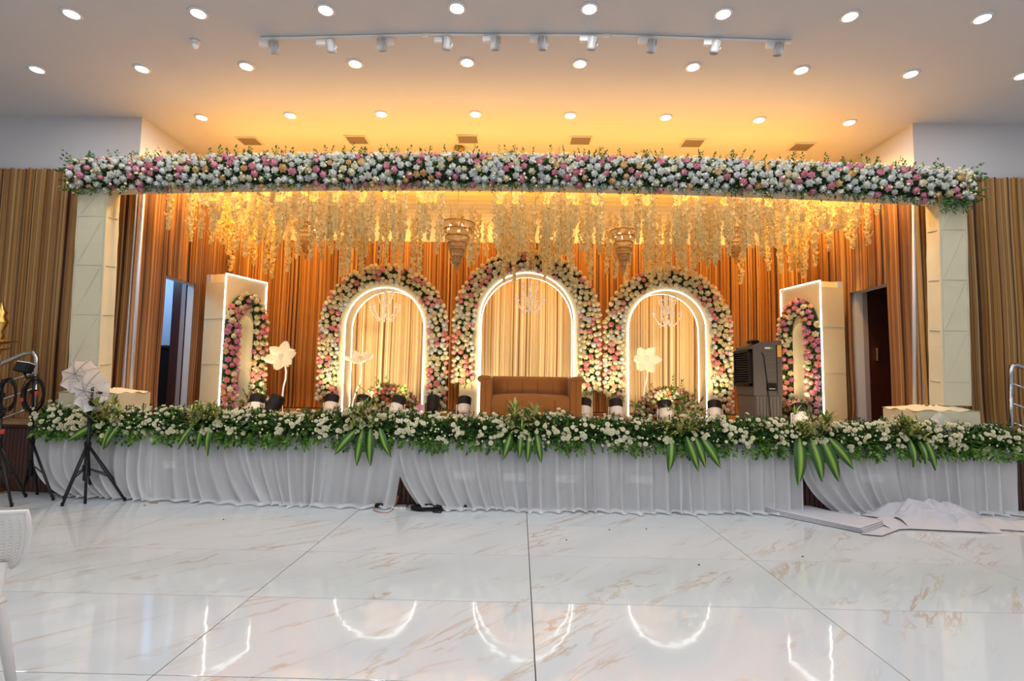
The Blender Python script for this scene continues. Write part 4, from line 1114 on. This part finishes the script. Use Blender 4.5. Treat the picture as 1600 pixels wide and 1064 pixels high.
def broad_leaf_mb(base, L, ang):
    """dracaena leaf arching out over the edge, then hanging; ang = sideways lean seen from the hall"""
    b = MB(); sd = Vector((math.cos(ang), -.15, math.sin(ang))); W = L*.145; rr = R.uniform(.05, .10)
    def fn(u, v):
        w_ = W*math.sin(PI*min(1, .10+.90*v**.85))**.75 if v < 1 else .002
        c = Vector(base)+Vector((-math.sin(ang)*-L*v, -.05-rr*math.sin(PI*v*.75), -math.cos(ang)*L*v+.05*(1-v)))
        return c+sd*((u-.5)*2*w_)+Vector((0, .022*abs(u-.5)*2, 0))
    return b.grid(fn, 4, 10, run=lambda u, v: 1-abs(u-.5)*2)
def clump(px, py, label, dirs, spread=.22, hgt=.24):
    """variegated plant: tuft of thin striped leaves, with broad dracaena leaves hanging down from it"""
    c = at(px, py, 5.80+.0085*((px-815)/FPX*5.9)**2)
    r = thing('variegated_plant', label, 'plant', (c.x, c.y, c.z-.1))
    t = MB()
    for q in range(15):
        o = Vector((R.uniform(-spread, spread)*.75, R.uniform(-.10, .03), R.uniform(-.14, hgt*.5)))
        for k in range(16):
            a = R.uniform(0, 2*PI); e = R.uniform(-.2, 1.2); d = Vector((math.cos(a)*math.cos(e), math.sin(a)*math.cos(e)*.7-.25, math.sin(e)+.15)).normalized()
            p = Vector(c)+o; ln = R.uniform(.11, .19); s_ = d.cross(Vector((0, 0, 1))).normalized()*.0095
            mid = p+d*ln*.55; tip = p+d*ln+Vector((0, 0, -.03)); mi = 0 if R.random() < .6 else 1
            t.add([p-s_*.6, p+s_*.6, mid+s_, mid-s_, tip], [(0, 1, 2, 3), (3, 2, 4)], mi)
    tag(t.build('striped_leaves', [M['leafy'], M['leafy2']], r), kind='stuff')
    for (dx, L, ang, off) in dirs:
        b = broad_leaf_mb((c.x+off, YF(c.x)-.12, hz(c.x)-.03), L, -ang)
        b.build('broad_leaf', M['broad'], r, True)
LV = lambda *a: [(0, l, g_, o) for (l, g_, o) in a]
clump(172, 645, 'variegated plant on the stage edge behind the umbrella stand pole', LV((.34, 1.1, -.1), (.25, .2, .05), (.26, .5, .15)), .24)
clump(318, 652, 'variegated plant on the stage edge below the left light box', LV((.26, .5, -.08), (.24, .1, .02), (.30, -.05, .1)), .22)
clump(566, 650, 'variegated plant on the stage edge in front of the left arch bouquet', LV((.33, .75, -.04), (.36, .12, .02), (.36, -.08, .10), (.30, -.55, .2)), .20)
clump(814, 655, 'variegated plant on the stage edge in front of the sofa', LV((.27, .35, -.10), (.24, .05, .0), (.28, .05, .09), (.28, -.2, .17)), .20)
clump(1062, 658, 'variegated plant on the stage edge in front of the right arch bouquet', LV((.34, .15, -.10), (.34, -.35, .06), (.30, -.35, .15), (.34, -.6, .22)), .22)
clump(1266, 662, 'variegated plant with the longest drooping leaves, above the dark gap', LV((.46, .12, -.14), (.42, -.2, -.02), (.44, -.35, .10), (.36, -.7, .18)), .24)
clump(1424, 668, 'small variegated plant on the stage edge before the right plinth', LV((.26, .05, -.05), (.22, -.1, .04), (.30, -.25, .12)), .12, .1)

# ---------------------------------------------------------------- ceiling fittings
dl = []
proto = thing('downlight', '', 'downlight', (0, 0, CEIL))
MB().lathe([(.066, -.012), (.086, -.010), (.092, 0)][::-1], 24).build('trim_ring', M['white'], proto, True, world=False)
MB().lathe([(.064, -.006), (.064, -.013)][::-1], 24).build('lens', M['lens'], proto, world=False)
rows = [([112, 310, 509, 714, 921, 1130, 1328, 1535], [21, 20, 15, 12, 13, 21, 25, 28], 'first'),
        ([58, 222, 385, 555, 730, 906, 1083, 1252, 1423, 1597], [108, 107, 103, 99, 97, 99, 104, 109, 115, 118], 'second'),
        ([315, 454, 596, 743, 891, 1040, 1186, 1327], [183, 180, 178, 178, 180, 183, 187, 191], 'third')]
ORD = ['leftmost', 'second from the left', 'third from the left', 'fourth from the left', 'fifth from the left', 'fifth from the right', 'fourth from the right', 'third from the right', 'second from the right', 'rightmost']
rn = {'first': 'row nearest the camera', 'second': 'row between track and beam', 'third': 'row just above the rose beam'}
first = True
for pxs, pys, nm in rows:
    n = len(pxs); od = ORD if n == 10 else ORD[:4]+ORD[6:]
    for i, (a, b_) in enumerate(zip(pxs, pys)):
        p = atz(a, b_, CEIL); o = proto if first else copy_tree(proto); first = False
        o.location = p; tag(o, 'round ceiling downlight, %s of the %s' % (od[i], rn[nm]), 'downlight', 'ceiling downlights')
        light('downlight_glow', 'AREA', (p.x, p.y, CEIL-.022), E_DOWN, HALL, (p.x, p.y, 0), shape='DISK', size=.12)
# air vents
for i, (a, b_) in enumerate(((390, 220), (558, 218), (731, 217), (907, 219), (1082, 223), (1252, 229))):
    p = atz(a, b_, CEIL); w_, d_ = .16, .135
    r = thing('air_vent', 'square ceiling air vent, %s in the row above the rose beam' % ['leftmost', 'second from the left', 'third from the left', 'third from the right', 'second from the right', 'rightmost'][i], 'vent', (p.x, p.y, CEIL), 'ceiling air vents')
    fr = MB()
    for bx in ((-w_, w_, -d_, -d_+.02), (-w_, w_, d_-.02, d_), (-w_, -w_+.02, -d_+.02, d_-.02), (w_-.02, w_, -d_+.02, d_-.02)): fr.box(p.x+bx[0], p.x+bx[1], p.y+bx[2], p.y+bx[3], CEIL-.014, CEIL)
    fr.build('frame', M['ventframe'], r)
    MB().box(p.x-w_+.02, p.x+w_-.02, p.y-d_+.02, p.y+d_-.02, CEIL-.003, CEIL).build('duct', M['grout'], r)
    for k in range(6):
        y = p.y-d_+.035+k*(2*d_-.07)/5
        MB().add([(p.x-w_+.02, y-.016, CEIL-.004), (p.x+w_-.02, y-.016, CEIL-.004), (p.x+w_-.02, y+.012, CEIL-.014), (p.x-w_+.02, y+.012, CEIL-.014), (p.x-w_+.02, y-.013, CEIL-.001), (p.x+w_-.02, y-.013, CEIL-.001), (p.x+w_-.02, y+.015, CEIL-.011), (p.x-w_+.02, y+.015, CEIL-.011)],
                 [(0, 1, 2, 3), (7, 6, 5, 4), (0, 4, 5, 1), (3, 2, 6, 7), (0, 3, 7, 4), (1, 5, 6, 2)]).build('louvre', M['vent'], r)
# lighting track
TP = [(408, 58), (672, 52), (955, 53), (1238, 63)]
for i in range(3):
    a = atz(*TP[i], CEIL); b_ = atz(*TP[i+1], CEIL)
    r = thing('track_rail', '%s length of white lighting track on the ceiling' % ('left', 'middle', 'right')[i], 'track', ((a.x+b_.x)/2, (a.y+b_.y)/2, CEIL))
    MB().tube([(a.x, a.y, CEIL-.012), (b_.x-.01, b_.y, CEIL-.012)], .014, 4).build('rail', M['white'], r)
    MB().box(b_.x-.08, b_.x-.015, b_.y-.018, b_.y+.018, CEIL-.035, CEIL-.004, bev=.003).build('connector', M['white'], r)
HD = [(417, 67, 428, 74), (506, 66, 517, 72), (604, 64, 597, 70), (690, 62, 698, 68), (766, 60, 774, 68), (839, 60, 848, 68), (917, 60, 925, 68), (1009, 62, 1018, 72), (1110, 66, 1117, 74), (1208, 70, 1216, 77)]
for i, (bx, by, hx, hy) in enumerate(HD):
    tk = TP[0 if bx < 672 else 1 if bx < 955 else 2]; p = atz(bx, by-7, CEIL); Y = p.y; q = at(hx, hy, Y)
    r = thing('track_spotlight', 'white track spotlight, %s on the ceiling track' % ORD[i], 'spotlight', (p.x, Y, CEIL), 'spotlights on the ceiling track')
    MB().box(p.x-.075, p.x+.075, Y-.022, Y+.022, CEIL-.085, CEIL-.027, bev=.004).build('adapter', M['white'], r)
    sx = 1 if hx > bx else -1
    MB().tube([(q.x, Y, CEIL-.085), (q.x, Y, CEIL-.11), (q.x+sx*.052, Y, CEIL-.125), (q.x+sx*.058, Y, q.z)], .006, 6).build('yoke', M['white'], r, True)
    T = Matrix.Translation((q.x, Y, q.z)) @ Matrix.Rotation(R.uniform(-.2, .2), 4, 'Y') @ Matrix.Rotation(R.uniform(.25, .5), 4, 'X')
    hd = MB().lathe([(.02, .065), (.040, .06), (.045, .01), (.048, -.04), (.045, -.06), (.038, -.062), (.036, -.03)][::-1], 18).xf(T).build('head', M['tape'], r, True)
    for k in range(9):
        a = 2*PI*k/9; MB().box(.040, .050, -.003, .003, .0, .058).xf(T @ Matrix.Rotation(a, 4, 'Z')).build('fin', M['tape'], hd)
# small sensor
p = atz(305, 64, CEIL); r = thing('ceiling_sensor', 'small white dome sensor on the ceiling left of the lighting track', 'sensor', (p.x, p.y, CEIL))
MB().lathe([(.050, 0), (.050, -.02), (.040, -.03)][::-1], 18, (p.x, p.y, CEIL)).build('mount', M['white'], r, True)
MB().lathe([(.036, -.03), (.034, -.06), (.02, -.08), (.004, -.086)][::-1], 16, (p.x, p.y, CEIL)).build('dome', M['white'], r, True)

# ---------------------------------------------------------------- light stands and umbrellas
def stand(name, label, base, top, feet, hub=.62, r0=.018):
    """tripod stand: three legs with braces, a pole in two sections"""
    b = Vector(base); t = Vector(top)
    r = thing(name, label, 'light stand', (b.x, b.y, 0))
    ax = (t-b)/(t.z-b.z) if t.z != b.z else Vector((0, 0, 1))
    P = lambda z: Vector((b.x, b.y, 0))+Vector((ax.x, ax.y, 1))*z
    MB().tube([P(.22), P(.95)], r0, 10).build('lower_pole', M['blackmetal'], r, True)
    MB().tube([P(.93), P(t.z)], r0*.78, 10).build('upper_pole', M['blackmetal'], r, True)
    for z in (hub, .36, .95, t.z-.18): MB().tube([P(z-.025), P(z+.025)], r0*1.7, 10).build('collar', M['black'], r)
    MB().tube([P(.95)+Vector((.02, 0, 0)), P(.95)+Vector((.055, 0, 0))], .010, 8).build('knob', M['black'], r)
    for f_ in feet:
        f_ = Vector((f_.x, f_.y, .012)); lg = MB().tube([P(hub), f_], .014, 8).build('leg', M['blackmetal'], r, True)
        mid = P(hub)*.42+f_*.58; MB().tube([P(.36), mid], .007, 6).build('brace', M['blackmetal'], lg)
        MB().lathe([(.014, -.012), (.015, .02), (.010, .03)], 8, (f_.x, f_.y, f_.z)).build('rubber_foot', M['black'], lg)
    return r, P(t.z)
A = [atz(*q) for q in ((97, 791), (195, 783), (141, 775))]; ca = (A[0]+A[1]+A[2])/3
Bf = [atz(*q) for q in ((100, 780), (196, 777), (133, 787))]; cb = (Bf[0]+Bf[1]+Bf[2])/3
tA = at(145, 605, ca.y); tB = at(143, 618, cb.y)
stand('light_stand', 'nearer black tripod light stand before the left end of the skirt', (tA.x-.01, ca.y, 0), tA, A)
stand('light_stand', 'farther black tripod light stand just behind the nearer umbrella stand', (tB.x-.01, cb.y, 0), tB, Bf)
def umbrella(label, c, axis, rad, shaft):
    r = thing('photo_umbrella', label, 'umbrella', c)
    q = Vector(axis).normalized().to_track_quat('Z', 'Y') @ Quaternion((0, 0, 1), .25); T = Matrix.Translation(c) @ q.to_matrix().to_4x4(); n = 8
    dep = rad*.42
    def fn(u, v):
        a = 2*PI*u; k = (u*n) % 1; sc_ = 1-.13*math.sin(PI*k)*v
        return T @ Vector((rad*v*sc_*math.cos(a), rad*v*sc_*math.sin(a), -dep*v*v-.02*math.sin(PI*k)*v))
    MB().grid(fn, n*6, 8).build('canopy', M['umb'], r, True)
    for k in range(n):
        a = 2*PI*k/n
        rb = MB().tube([T @ Vector((rad*v*math.cos(a), rad*v*math.sin(a), -dep*v*v-.006)) for v in [i/6 for i in range(7)]], .0035, 5).build('rib', M['steel'], r)
        MB().tube([T @ Vector((rad*.45*math.cos(a), rad*.45*math.sin(a), -dep*.2-.008)), T @ Vector((.012*math.cos(a), .012*math.sin(a), -.20))], .003, 5).build('strut', M['steel'], rb)
    MB().tube([T @ Vector((0, 0, .03)), T @ Vector((0, 0, -shaft))], .005, 6).build('shaft', M['steel'], r)
    MB().lathe([(.014, -.03), (.014, .03)], 8).xf(T @ Matrix.Translation((0, 0, -.20))).build('runner', M['black'], r)
cA = at(118, 612, ca.y+.02)
umbrella('white photo umbrella in front, clamped to the nearer light stand', at(131, 611, ca.y-.05), Vector((-1, .12, .08)), .235, .34)
umbrella('white photo umbrella behind the front one, partly hidden', at(117, 584, cb.y+.22), Vector((-1, .30, .35)), .215, .30)
# two stands at the left with coiled cables and a video lamp
Cf = [atz(*q) for q in ((83, 782), (58, 773), (38, 768))]; cc = Vector((sum(p.x for p in Cf)/3, sum(p.y for p in Cf)/3, 0)); tC = at(53, 588, cc.y)
stand('light_stand', 'black tripod stand at the left carrying the small video lamp', (at(50, 740, cc.y).x, cc.y, 0), tC, Cf)
Df = [atz(*q) for q in ((18, 792), (40, 777), (-30, 785))]; cd = Vector((sum(p.x for p in Df)/3, sum(p.y for p in Df)/3, 0)); tD = at(4, 592, cd.y)
stand('light_stand', 'black tripod stand cut by the left edge of the picture', (at(-2, 740, cd.y).x, cd.y, 0), tD, Df)
r = thing('video_lamp', 'small black video lamp with a pale top on the left stand', 'lamp', tC)
T = Matrix.Translation(at(38, 574, cc.y)) @ Matrix.Rotation(.12, 4, 'Y') @ Matrix.Rotation(-.3, 4, 'X')
MB().box(-.085, .085, -.045, .045, -.06, .05, bev=.008).xf(T).build('housing', M['black'], r)
MB().box(-.08, .07, -.04, .04, .051, .062).xf(T).build('top_panel', M['white'], r)
MB().box(-.07, .07, -.052, -.045, -.05, .035).xf(T).build('front_glass', M['blackmetal'], r)
MB().tube([T @ Vector((.03, 0, -.06)), T @ Vector((.08, 0, -.12)), tC], .012, 6).build('bracket', M['black'], r, True)
def coil(label, c, rx, rz, turns, m, y, extra=None, seed=1):
    rr = random.Random(seed); pts = []
    for k in range(turns*16+1):
        a = 2*PI*k/16; q = 1+.10*math.sin(a*.37+seed)+rr.uniform(-.02, .02)
        pts.append((c.x+rx*q*math.cos(a), y+.02*math.sin(a*.5), c.z+rz*q*math.sin(a)*(1+.06*math.sin(a*.21))))
    r = thing('cable_coil', label, 'cable', (c.x, y, c.z-rz))
    MB().tube(pts, .006, 5).build('cable', m, r, True)
    for (dx, dz) in (extra or ()):
        MB().box(c.x+dx-.016, c.x+dx+.016, y-.04, y-.01, c.z+dz-.025, c.z+dz+.025, bev=.006).build('red_clip', M['red'], r)
coil('black cable coil with red clips hung on the video lamp stand', at(53, 617, cc.y-.03), .12, .19, 7, M['black'], cc.y-.035, ((.055, .02), (-.11, -.06)), 2)
coil('black cable coil hung on the stand at the left edge', at(12, 617, cd.y-.03), .095, .17, 6, M['black'], cd.y-.035, ((.01, -.4),), 3)

# ---------------------------------------------------------------- hand rails
def rail(label, paths, posts):
    r = thing('hand_rail', label, 'railing', posts[0][0])
    for rad, nm, pts in paths: MB().tube(pts, rad, 10).build(nm, M['steel'], r, True)
    for a, b_ in posts: MB().tube([a, b_], .024, 10).build('post', M['steel'], r, True)
Yr = 6.42
P0 = at(56, 640, Yr); P0.z = S
rail('steel hand rail sloping down at the left end of the stage', [(.026, 'top_rail', [at(-90, 600, Yr), at(0, 569, Yr), at(40, 552, Yr), at(52, 550, Yr), at(57, 558, Yr), at(57, 600, Yr)]), (.013, 'middle_rail', [at(-90, 635, Yr), at(10, 596, Yr), at(56, 582, Yr)]), (.013, 'middle_rail', [at(-90, 665, Yr), at(10, 622, Yr), at(56, 606, Yr)]), (.013, 'lower_rail', [at(-90, 690, Yr), at(0, 656, Yr), at(56, 634, Yr)])], [(P0, at(57, 575, Yr))])
Yr = 6.45
P1 = at(1581, 700, Yr); P1.z = S
rail('steel hand rail sloping down at the right end of the stage', [(.026, 'top_rail', [at(1580, 620, Yr), at(1579, 582, Yr), at(1581, 572, Yr), at(1588, 570, Yr), at(1620, 582, Yr), at(1700, 615, Yr)]), (.013, 'middle_rail', [at(1581, 599, Yr), at(1620, 614, Yr), at(1700, 645, Yr)]), (.013, 'middle_rail', [at(1581, 630, Yr), at(1620, 644, Yr), at(1700, 675, Yr)]), (.013, 'lower_rail', [at(1581, 660, Yr), at(1620, 674, Yr), at(1700, 705, Yr)])], [(P1, at(1579, 600, Yr))])

# ---------------------------------------------------------------- brass lamp at the left edge
p = atz(-24, 772); zt = at(0, 482, p.y).z
r = thing('brass_oil_lamp', 'tall tiered brass oil lamp at the left edge of the picture', 'oil lamp', (p.x, p.y, 0))
MB().lathe([(.17, 0), (.18, .03), (.14, .07), (.06, .12), (.035, .18)], 24, (p.x, p.y, 0)).build('foot', M['brass'], r, True)
prof = []
zz = .16
while zz < zt-.45: prof += [(.022, zz), (.036, zz+.05), (.022, zz+.10)]; zz += .12
MB().lathe(prof, 14, (p.x, p.y, 0)).build('stem', M['brass'], r, True)
for zc_, rr_ in ((at(0, 545, p.y).z, .12), (at(0, 534, p.y).z, .17)): MB().lathe([(.03, -.03), (rr_*.7, -.012), (rr_, .008), (rr_, .014), (.03, .006)], 24, (p.x, p.y, zc_)).build('oil_pan', M['brass'], r, True)
z1 = at(0, 531, p.y).z
MB().lathe([(.03, 0), (.05, .05), (.03, .1), (.06, .16), (.075, .22), (.045, .28), (.06, .33), (.03, .38), (.012, .46)], 16, (p.x, p.y, z1)).build('finial', M['brass'], r, True)

# ---------------------------------------------------------------- things on the floor
def cable_floor(name, label, pts, m, rad=.005, cat='cable'):
    P_ = [Vector(q) for q in pts]; out = []
    for i in range(len(P_)-1):
        a, b_, c_, d_ = P_[max(0, i-1)], P_[i], P_[i+1], P_[min(len(P_)-1, i+2)]
        for k in range(6):
            t = k/6; out.append(.5*((2*b_)+(c_-a)*t+(2*a-5*b_+4*c_-d_)*t*t+(3*b_-a-3*c_+d_)*t**3))
    out.append(P_[-1]); o = MB().tube(out, rad, 6).build(name, m, None, True, loc=P_[0]); return tag(o, label, cat)
def F(a, b_, z=.006): q = atz(a, b_, z); return q
c = F(667, 797, .0); pts = []
rr = random.Random(4)
for k in range(16*9+1):
    a = 2*PI*k/16; q = 1+.16*math.sin(a*.31)+rr.uniform(-.03, .03)
    pts.append((c.x+.15*q*math.cos(a)+.02*math.sin(a*.13), c.y+.075*q*math.sin(a), .008+.035*(k/144)+.006*math.sin(a*1.7)))
r = thing('cable_coil', 'flat coil of black cable on the floor by the dark gap', 'cable', (c.x, c.y, 0))
MB().tube(pts, .007, 6).build('cable', M['black'], r, True)
MB().tube([F(632, 795), F(640, 786, .02), F(655, 789, .03), F(668, 788, .045), F(680, 787, .02), F(692, 797, .01), F(688, 801), F(676, 800)], .006, 6).build('loose_end', M['black'], r, True)
MB().tube([F(695, 797), F(712, 797), F(722, 794), F(727, 793, .02)], .005, 6).build('lead', M['black'], r, True)
MB().lathe([(.02, 0), (.022, .03), (.010, .05)], 10, F(727, 796, 0)).build('plug', M['black'], r, True)
cable_floor('yellow_cable', 'short piece of yellow cable beside the black coil', [F(692, 796), F(700, 795), F(709, 795)], M['yellow'], .006)
p = F(594, 793, 0); r = thing('power_adapter', 'black power adapter on the floor left of the dark gap', 'adapter', p)
MB().box(p.x-.055, p.x+.055, p.y-.03, p.y+.03, 0, .045, bev=.008).build('case', M['black'], r)
MB().tube([F(586, 792, .01), F(583, 797), F(592, 800), F(605, 801), F(612, 798), F(616, 792, .02)], .004, 6).build('cord', M['copper'], r, True)
p = F(616, 790, 0); r = thing('clay_cup', 'small notched clay cup on the floor at the dark gap', 'cup', p)
MB().lathe([(.028, .015), (.036, .04), (.040, .085), (.035, .085), (.028, .03)], 12, p).build('bowl', M['clay'], r, True)
for k in range(7):
    a = 2*PI*k/7; x, y = p.x+.037*math.cos(a), p.y+.037*math.sin(a); MB().box(x-.009, x+.009, y-.006, y+.006, .078, .108, bev=.003).build('tooth', M['clay'], r)
p = F(624, 795, 0); r = thing('power_strip', 'white power strip on the floor under the clay cup', 'power strip', p)
MB().box(p.x-.085, p.x+.075, p.y-.03, p.y+.03, 0, .015, bev=.004).build('case', M['white'], r)
for k in range(3): MB().box(p.x-.055+.05*k-.008, p.x-.055+.05*k+.008, p.y-.012, p.y+.004, .0148, .0155).build('socket_hole', M['black'], r)
# tape roll by the stand
p = F(158, 776, 0); r = thing('tape_roll', 'roll of pale strap on the floor behind the umbrella stand', 'roll', p)
T = Matrix.Translation((p.x-.02, p.y, .055)) @ Matrix.Rotation(PI/2-.2, 4, 'Y')
MB().lathe([(.055, -.022), (.055, .022), (.036, .022), (.036, -.022), (.055, -.022)], 20).xf(T).build('roll', M['tape'], r, True)
MB().lathe([(.037, -.024), (.037, .024), (.032, .024), (.032, -.024)], 20).xf(T).build('inner_ring', M['black'], r, True)
MB().box(p.x, p.x+.10, p.y-.03, p.y+.03, .0, .03, bev=.010).build('loose_flap', M['tape'], r)
# red scraps
for (a, b_, n_) in ((240, 786, 'long'), (226, 790, 'short')):
    p = F(a, b_, 0); l = .05 if n_ == 'long' else .012
    tag(MB().box(p.x-l, p.x+l, p.y-.008, p.y+.008, .001, .008, bev=.002).build('paper_scrap', M['clay'], None, loc=(p.x, p.y, 0)), '%s red scrap lying on the floor before the skirt' % n_, 'scrap')
# debris specks on the marble
for i, (a, b_) in enumerate(((885, 844), (1254, 870), (1092, 883), (952, 828), (1010, 827), (349, 812))):
    p = F(a, b_, 0); tag(MB().lathe([(.004, 0), (.009, .003), (.005, .007)], 6, p).build('crumb', M['black'], None, loc=p), 'tiny dark crumb on the marble floor', 'crumb', 'crumbs on the marble floor')

# folded sheet
def folded():
    A_, B_, C_, D_ = F(1186, 799, 0), F(1240, 793, 0), F(1382, 822, 0), F(1345, 834, 0)
    r = thing('folded_sheet', 'lilac grey folded sheet lying flat on the floor by the dark gap', 'sheet', ((A_+C_)/2))
    rr = random.Random(9)
    for L in range(4):
        z = .006+.013*L; sh = (3-L)*.02
        def fn(u, v, z=z, sh=sh, L=L):
            a = A_*(1-u)+D_*u; b2 = B_*(1-u)+C_*u; q = a*(1-v)+b2*v
            q = q+Vector((sh*(u-.3), -sh*.4*(1-v), 0))
            curl = .03*max(0, 1-u*7)*(L/3)
            return (q.x, q.y, z+curl+.006*math.sin(u*9+v*4+L)*(.3+.7*L/3)*v)
        lay = MB().grid(fn, 26, 8); n0 = len(lay.v)
        # give the layer thickness
        top = [(x, y, zz+.010) for x, y, zz in lay.v]; fs0 = list(lay.f); lay.add(top, []); lay.f += [tuple(i+n0 for i in f[::-1]) for f in fs0]; lay.m += [0]*len(fs0)
        nv = 9; rim = [k for k in range(9)]+[k*9+8 for k in range(1, 27)]+[26*9+k for k in range(7, -1, -1)]+[k*9 for k in range(25, 0, -1)]
        for i in range(len(rim)):
            a, b_ = rim[i], rim[(i+1) % len(rim)]; lay.f.append((a, b_, b_+n0, a+n0)); lay.m.append(0)
        lay.build('fold_layer', M['sheet'], r, True)
    c0 = F(1350, 834, 0); c1 = F(1405, 826, 0)
    MB().add([F(1345, 834, .004), F(1378, 837, .004), F(1407, 826, .004), F(1370, 820, .004), F(1345, 834, .010), F(1378, 837, .012), F(1407, 826, .014), F(1370, 820, .012)],
             [(3, 2, 1, 0), (4, 5, 6, 7), (0, 1, 5, 4), (1, 2, 6, 5), (2, 3, 7, 6), (3, 0, 4, 7)]).build('corner_flap', M['sheet'], r)
folded()
def crumpled():
    A_ = F(1366, 812, 0); B_ = F(1566, 824, 0); rr = random.Random(12)
    cx_, cy_ = (A_.x+B_.x)/2, F(1465, 812, 0).y; rx = (B_.x-A_.x)/2; ry = .36
    r = thing('crumpled_sheet', 'lilac grey sheet crumpled in a heap on the floor at the right', 'sheet', (cx_, cy_, 0))
    from mathutils import noise as NZ
    def ridge(x, y): return 1-abs(NZ.noise(Vector((x, y, 3.3))))*2
    def fn(u, v):
        a = 2*PI*u; rad = v; ed = 1+.13*math.sin(3*a+1)+.09*math.sin(7*a)+.05*math.sin(13*a+2)
        X = cx_+rx*rad*math.cos(a)*ed; Y_ = cy_+ry*rad*math.sin(a)*ed
        e = max(0, 1-rad**2.6)
        lump = .105*math.exp(-((X-cx_+.10)/.38)**2)+.085*math.exp(-((X-cx_-.48)/.24)**2)+.05
        r1 = 1-abs(NZ.noise(Vector((X*2.6+Y_*1.5, Y_*3.4-X*1.2, 1.7))))*2.6; r2 = 1-abs(NZ.noise(Vector((X*6+Y_*5, Y_*7-X*3, 5.1))))*2.4; r3 = 1-abs(NZ.noise(Vector((X*13-Y_*7, Y_*12+X*5, 9.4))))*2
        z = e*(lump*(.62+.5*max(-.3, r1))+.06*r2*(.4+4*lump)+.012*r3)
        return (X, Y_, max(.006, z)+.006)
    MB().grid(fn, 150, 60).build('cloth', M['sheet'], r, False)
    for k, (dx, dy, s_, ro) in enumerate(((-.35, -.28, .34, .15), (-.05, -.34, .42, -.1), (.42, -.24, .40, -.25))):
        def f2(u, v, dx=dx, dy=dy, s_=s_, ro=ro):
            x = (u-.5)*2*s_; y = (v-.5)*.26; x, y = x*math.cos(ro)-y*math.sin(ro), x*math.sin(ro)+y*math.cos(ro)
            return (cx_+dx+x, cy_+dy+y, .012+.05*abs(math.sin(u*9+k))*math.sin(PI*v)**.7+.04*v)
        MB().grid(f2, 30, 8).build('fold', M['sheet'], r, True)
crumpled()

# ---------------------------------------------------------------- white chair at the lower left
def chair():
    q = atz(40, 800, .80); Y = q.y; xr = q.x; W = .46; z1 = .80; z0 = atz(0, 890, .62).z
    xc = xr-W/2
    r = thing('white_chair', 'white plastic chair with a woven-pattern back, cut by the left edge', 'chair', (xc, Y-.2, 0))
    zb = .54
    def shape(u, v):
        z = zb+(z1-zb)*v; hw = W/2*(.62+.38*min(1, (v*1.5)**.55)) if v > 0 else W/2*.55
        x = (u-.5)*2*hw; y = Y+.05*(1-(abs(u-.5)*2)**2)*-1+.06*(1-v)
        return Vector((xc+x, y, z))
    nu, nv = 22, 14
    p = MB().grid(lambda u, v: shape(u, v), nu, nv); n0 = len(p.v); fs0 = list(p.f)
    p.add([(x, y+.014, z) for x, y, z in p.v], []); p.f += [tuple(i+n0 for i in f[::-1]) for f in fs0]; p.m += [0]*len(fs0)
    k = nv+1; rim = list(range(k))+[i*k+nv for i in range(1, nu+1)]+[nu*k+j for j in range(nv-1, -1, -1)]+[i*k for i in range(nu-1, 0, -1)]
    for i in range(len(rim)): a, b_ = rim[i], rim[(i+1) % len(rim)]; p.f.append((a, b_, b_+n0, a+n0)); p.m.append(0)
    bk = p.build('backrest', M['chair'], r, True)
    wv = MB()
    for i in range(1, 17):
        for j in range(2, 17):
            u = i/17; v = j/18+.01*(i % 2); s_ = shape(u, v); wv.lathe([(.001, 0), (.007, -.002), (.004, -.004)][::-1], 5).v
            wv.add([s_+Vector((-.009, -.001, 0)), s_+Vector((0, -.006, .004)), s_+Vector((.009, -.001, 0)), s_+Vector((0, -.006, -.004))], [(0, 1, 3), (1, 2, 3)])
    tag(wv.build('woven_relief', M['chair'], bk), kind='stuff')
    rimp = [shape(0, v/8) for v in range(9)]+[shape(u/8, 1) for u in range(1, 9)]+[shape(1, 1-v/8) for v in range(1, 9)]
    MB().tube([x+Vector((0, .007, 0)) for x in rimp], .011, 8).build('rim', M['chair'], bk, True)
    def sf(u, v): return (xc+(.5-u)*.44*(1-.08*(1-v)), Y-.04-.44*(1-v), .445+.012*(2*u-1)**2-.008*math.sin(PI*v))
    s2 = MB().grid(sf, 10, 10); n0 = len(s2.v); fs0 = list(s2.f); s2.add([(x, y, z-.02) for x, y, z in s2.v], []); s2.f += [tuple(i+n0 for i in f[::-1]) for f in fs0]; s2.m += [0]*len(fs0)
    k = 11; rim = list(range(k))+[i*k+10 for i in range(1, 11)]+[10*k+j for j in range(9, -1, -1)]+[i*k for i in range(9, 0, -1)]
    for i in range(len(rim)): a, b_ = rim[i], rim[(i+1) % len(rim)]; s2.f.append((a, b_, b_+n0, a+n0)); s2.m.append(0)
    s2.build('seat', M['chair'], r, True)
    for sx in (-1, 1):
        MB().tube([(xc+sx*.135, Y+.01, .58), (xc+sx*.14, Y-.02, .44), (xc+sx*.155, Y+.02, .30), (xc+sx*.175, Y+.07, .012)], [.022, .026, .024, .017], 10).build('leg', M['chair'], r, True)
        MB().tube([(xc+sx*.18, Y-.44, .43), (xc+sx*.20, Y-.48, .25), (xc+sx*.21, Y-.50, .012)], [.022, .022, .016], 10).build('leg', M['chair'], r, True)
chair()
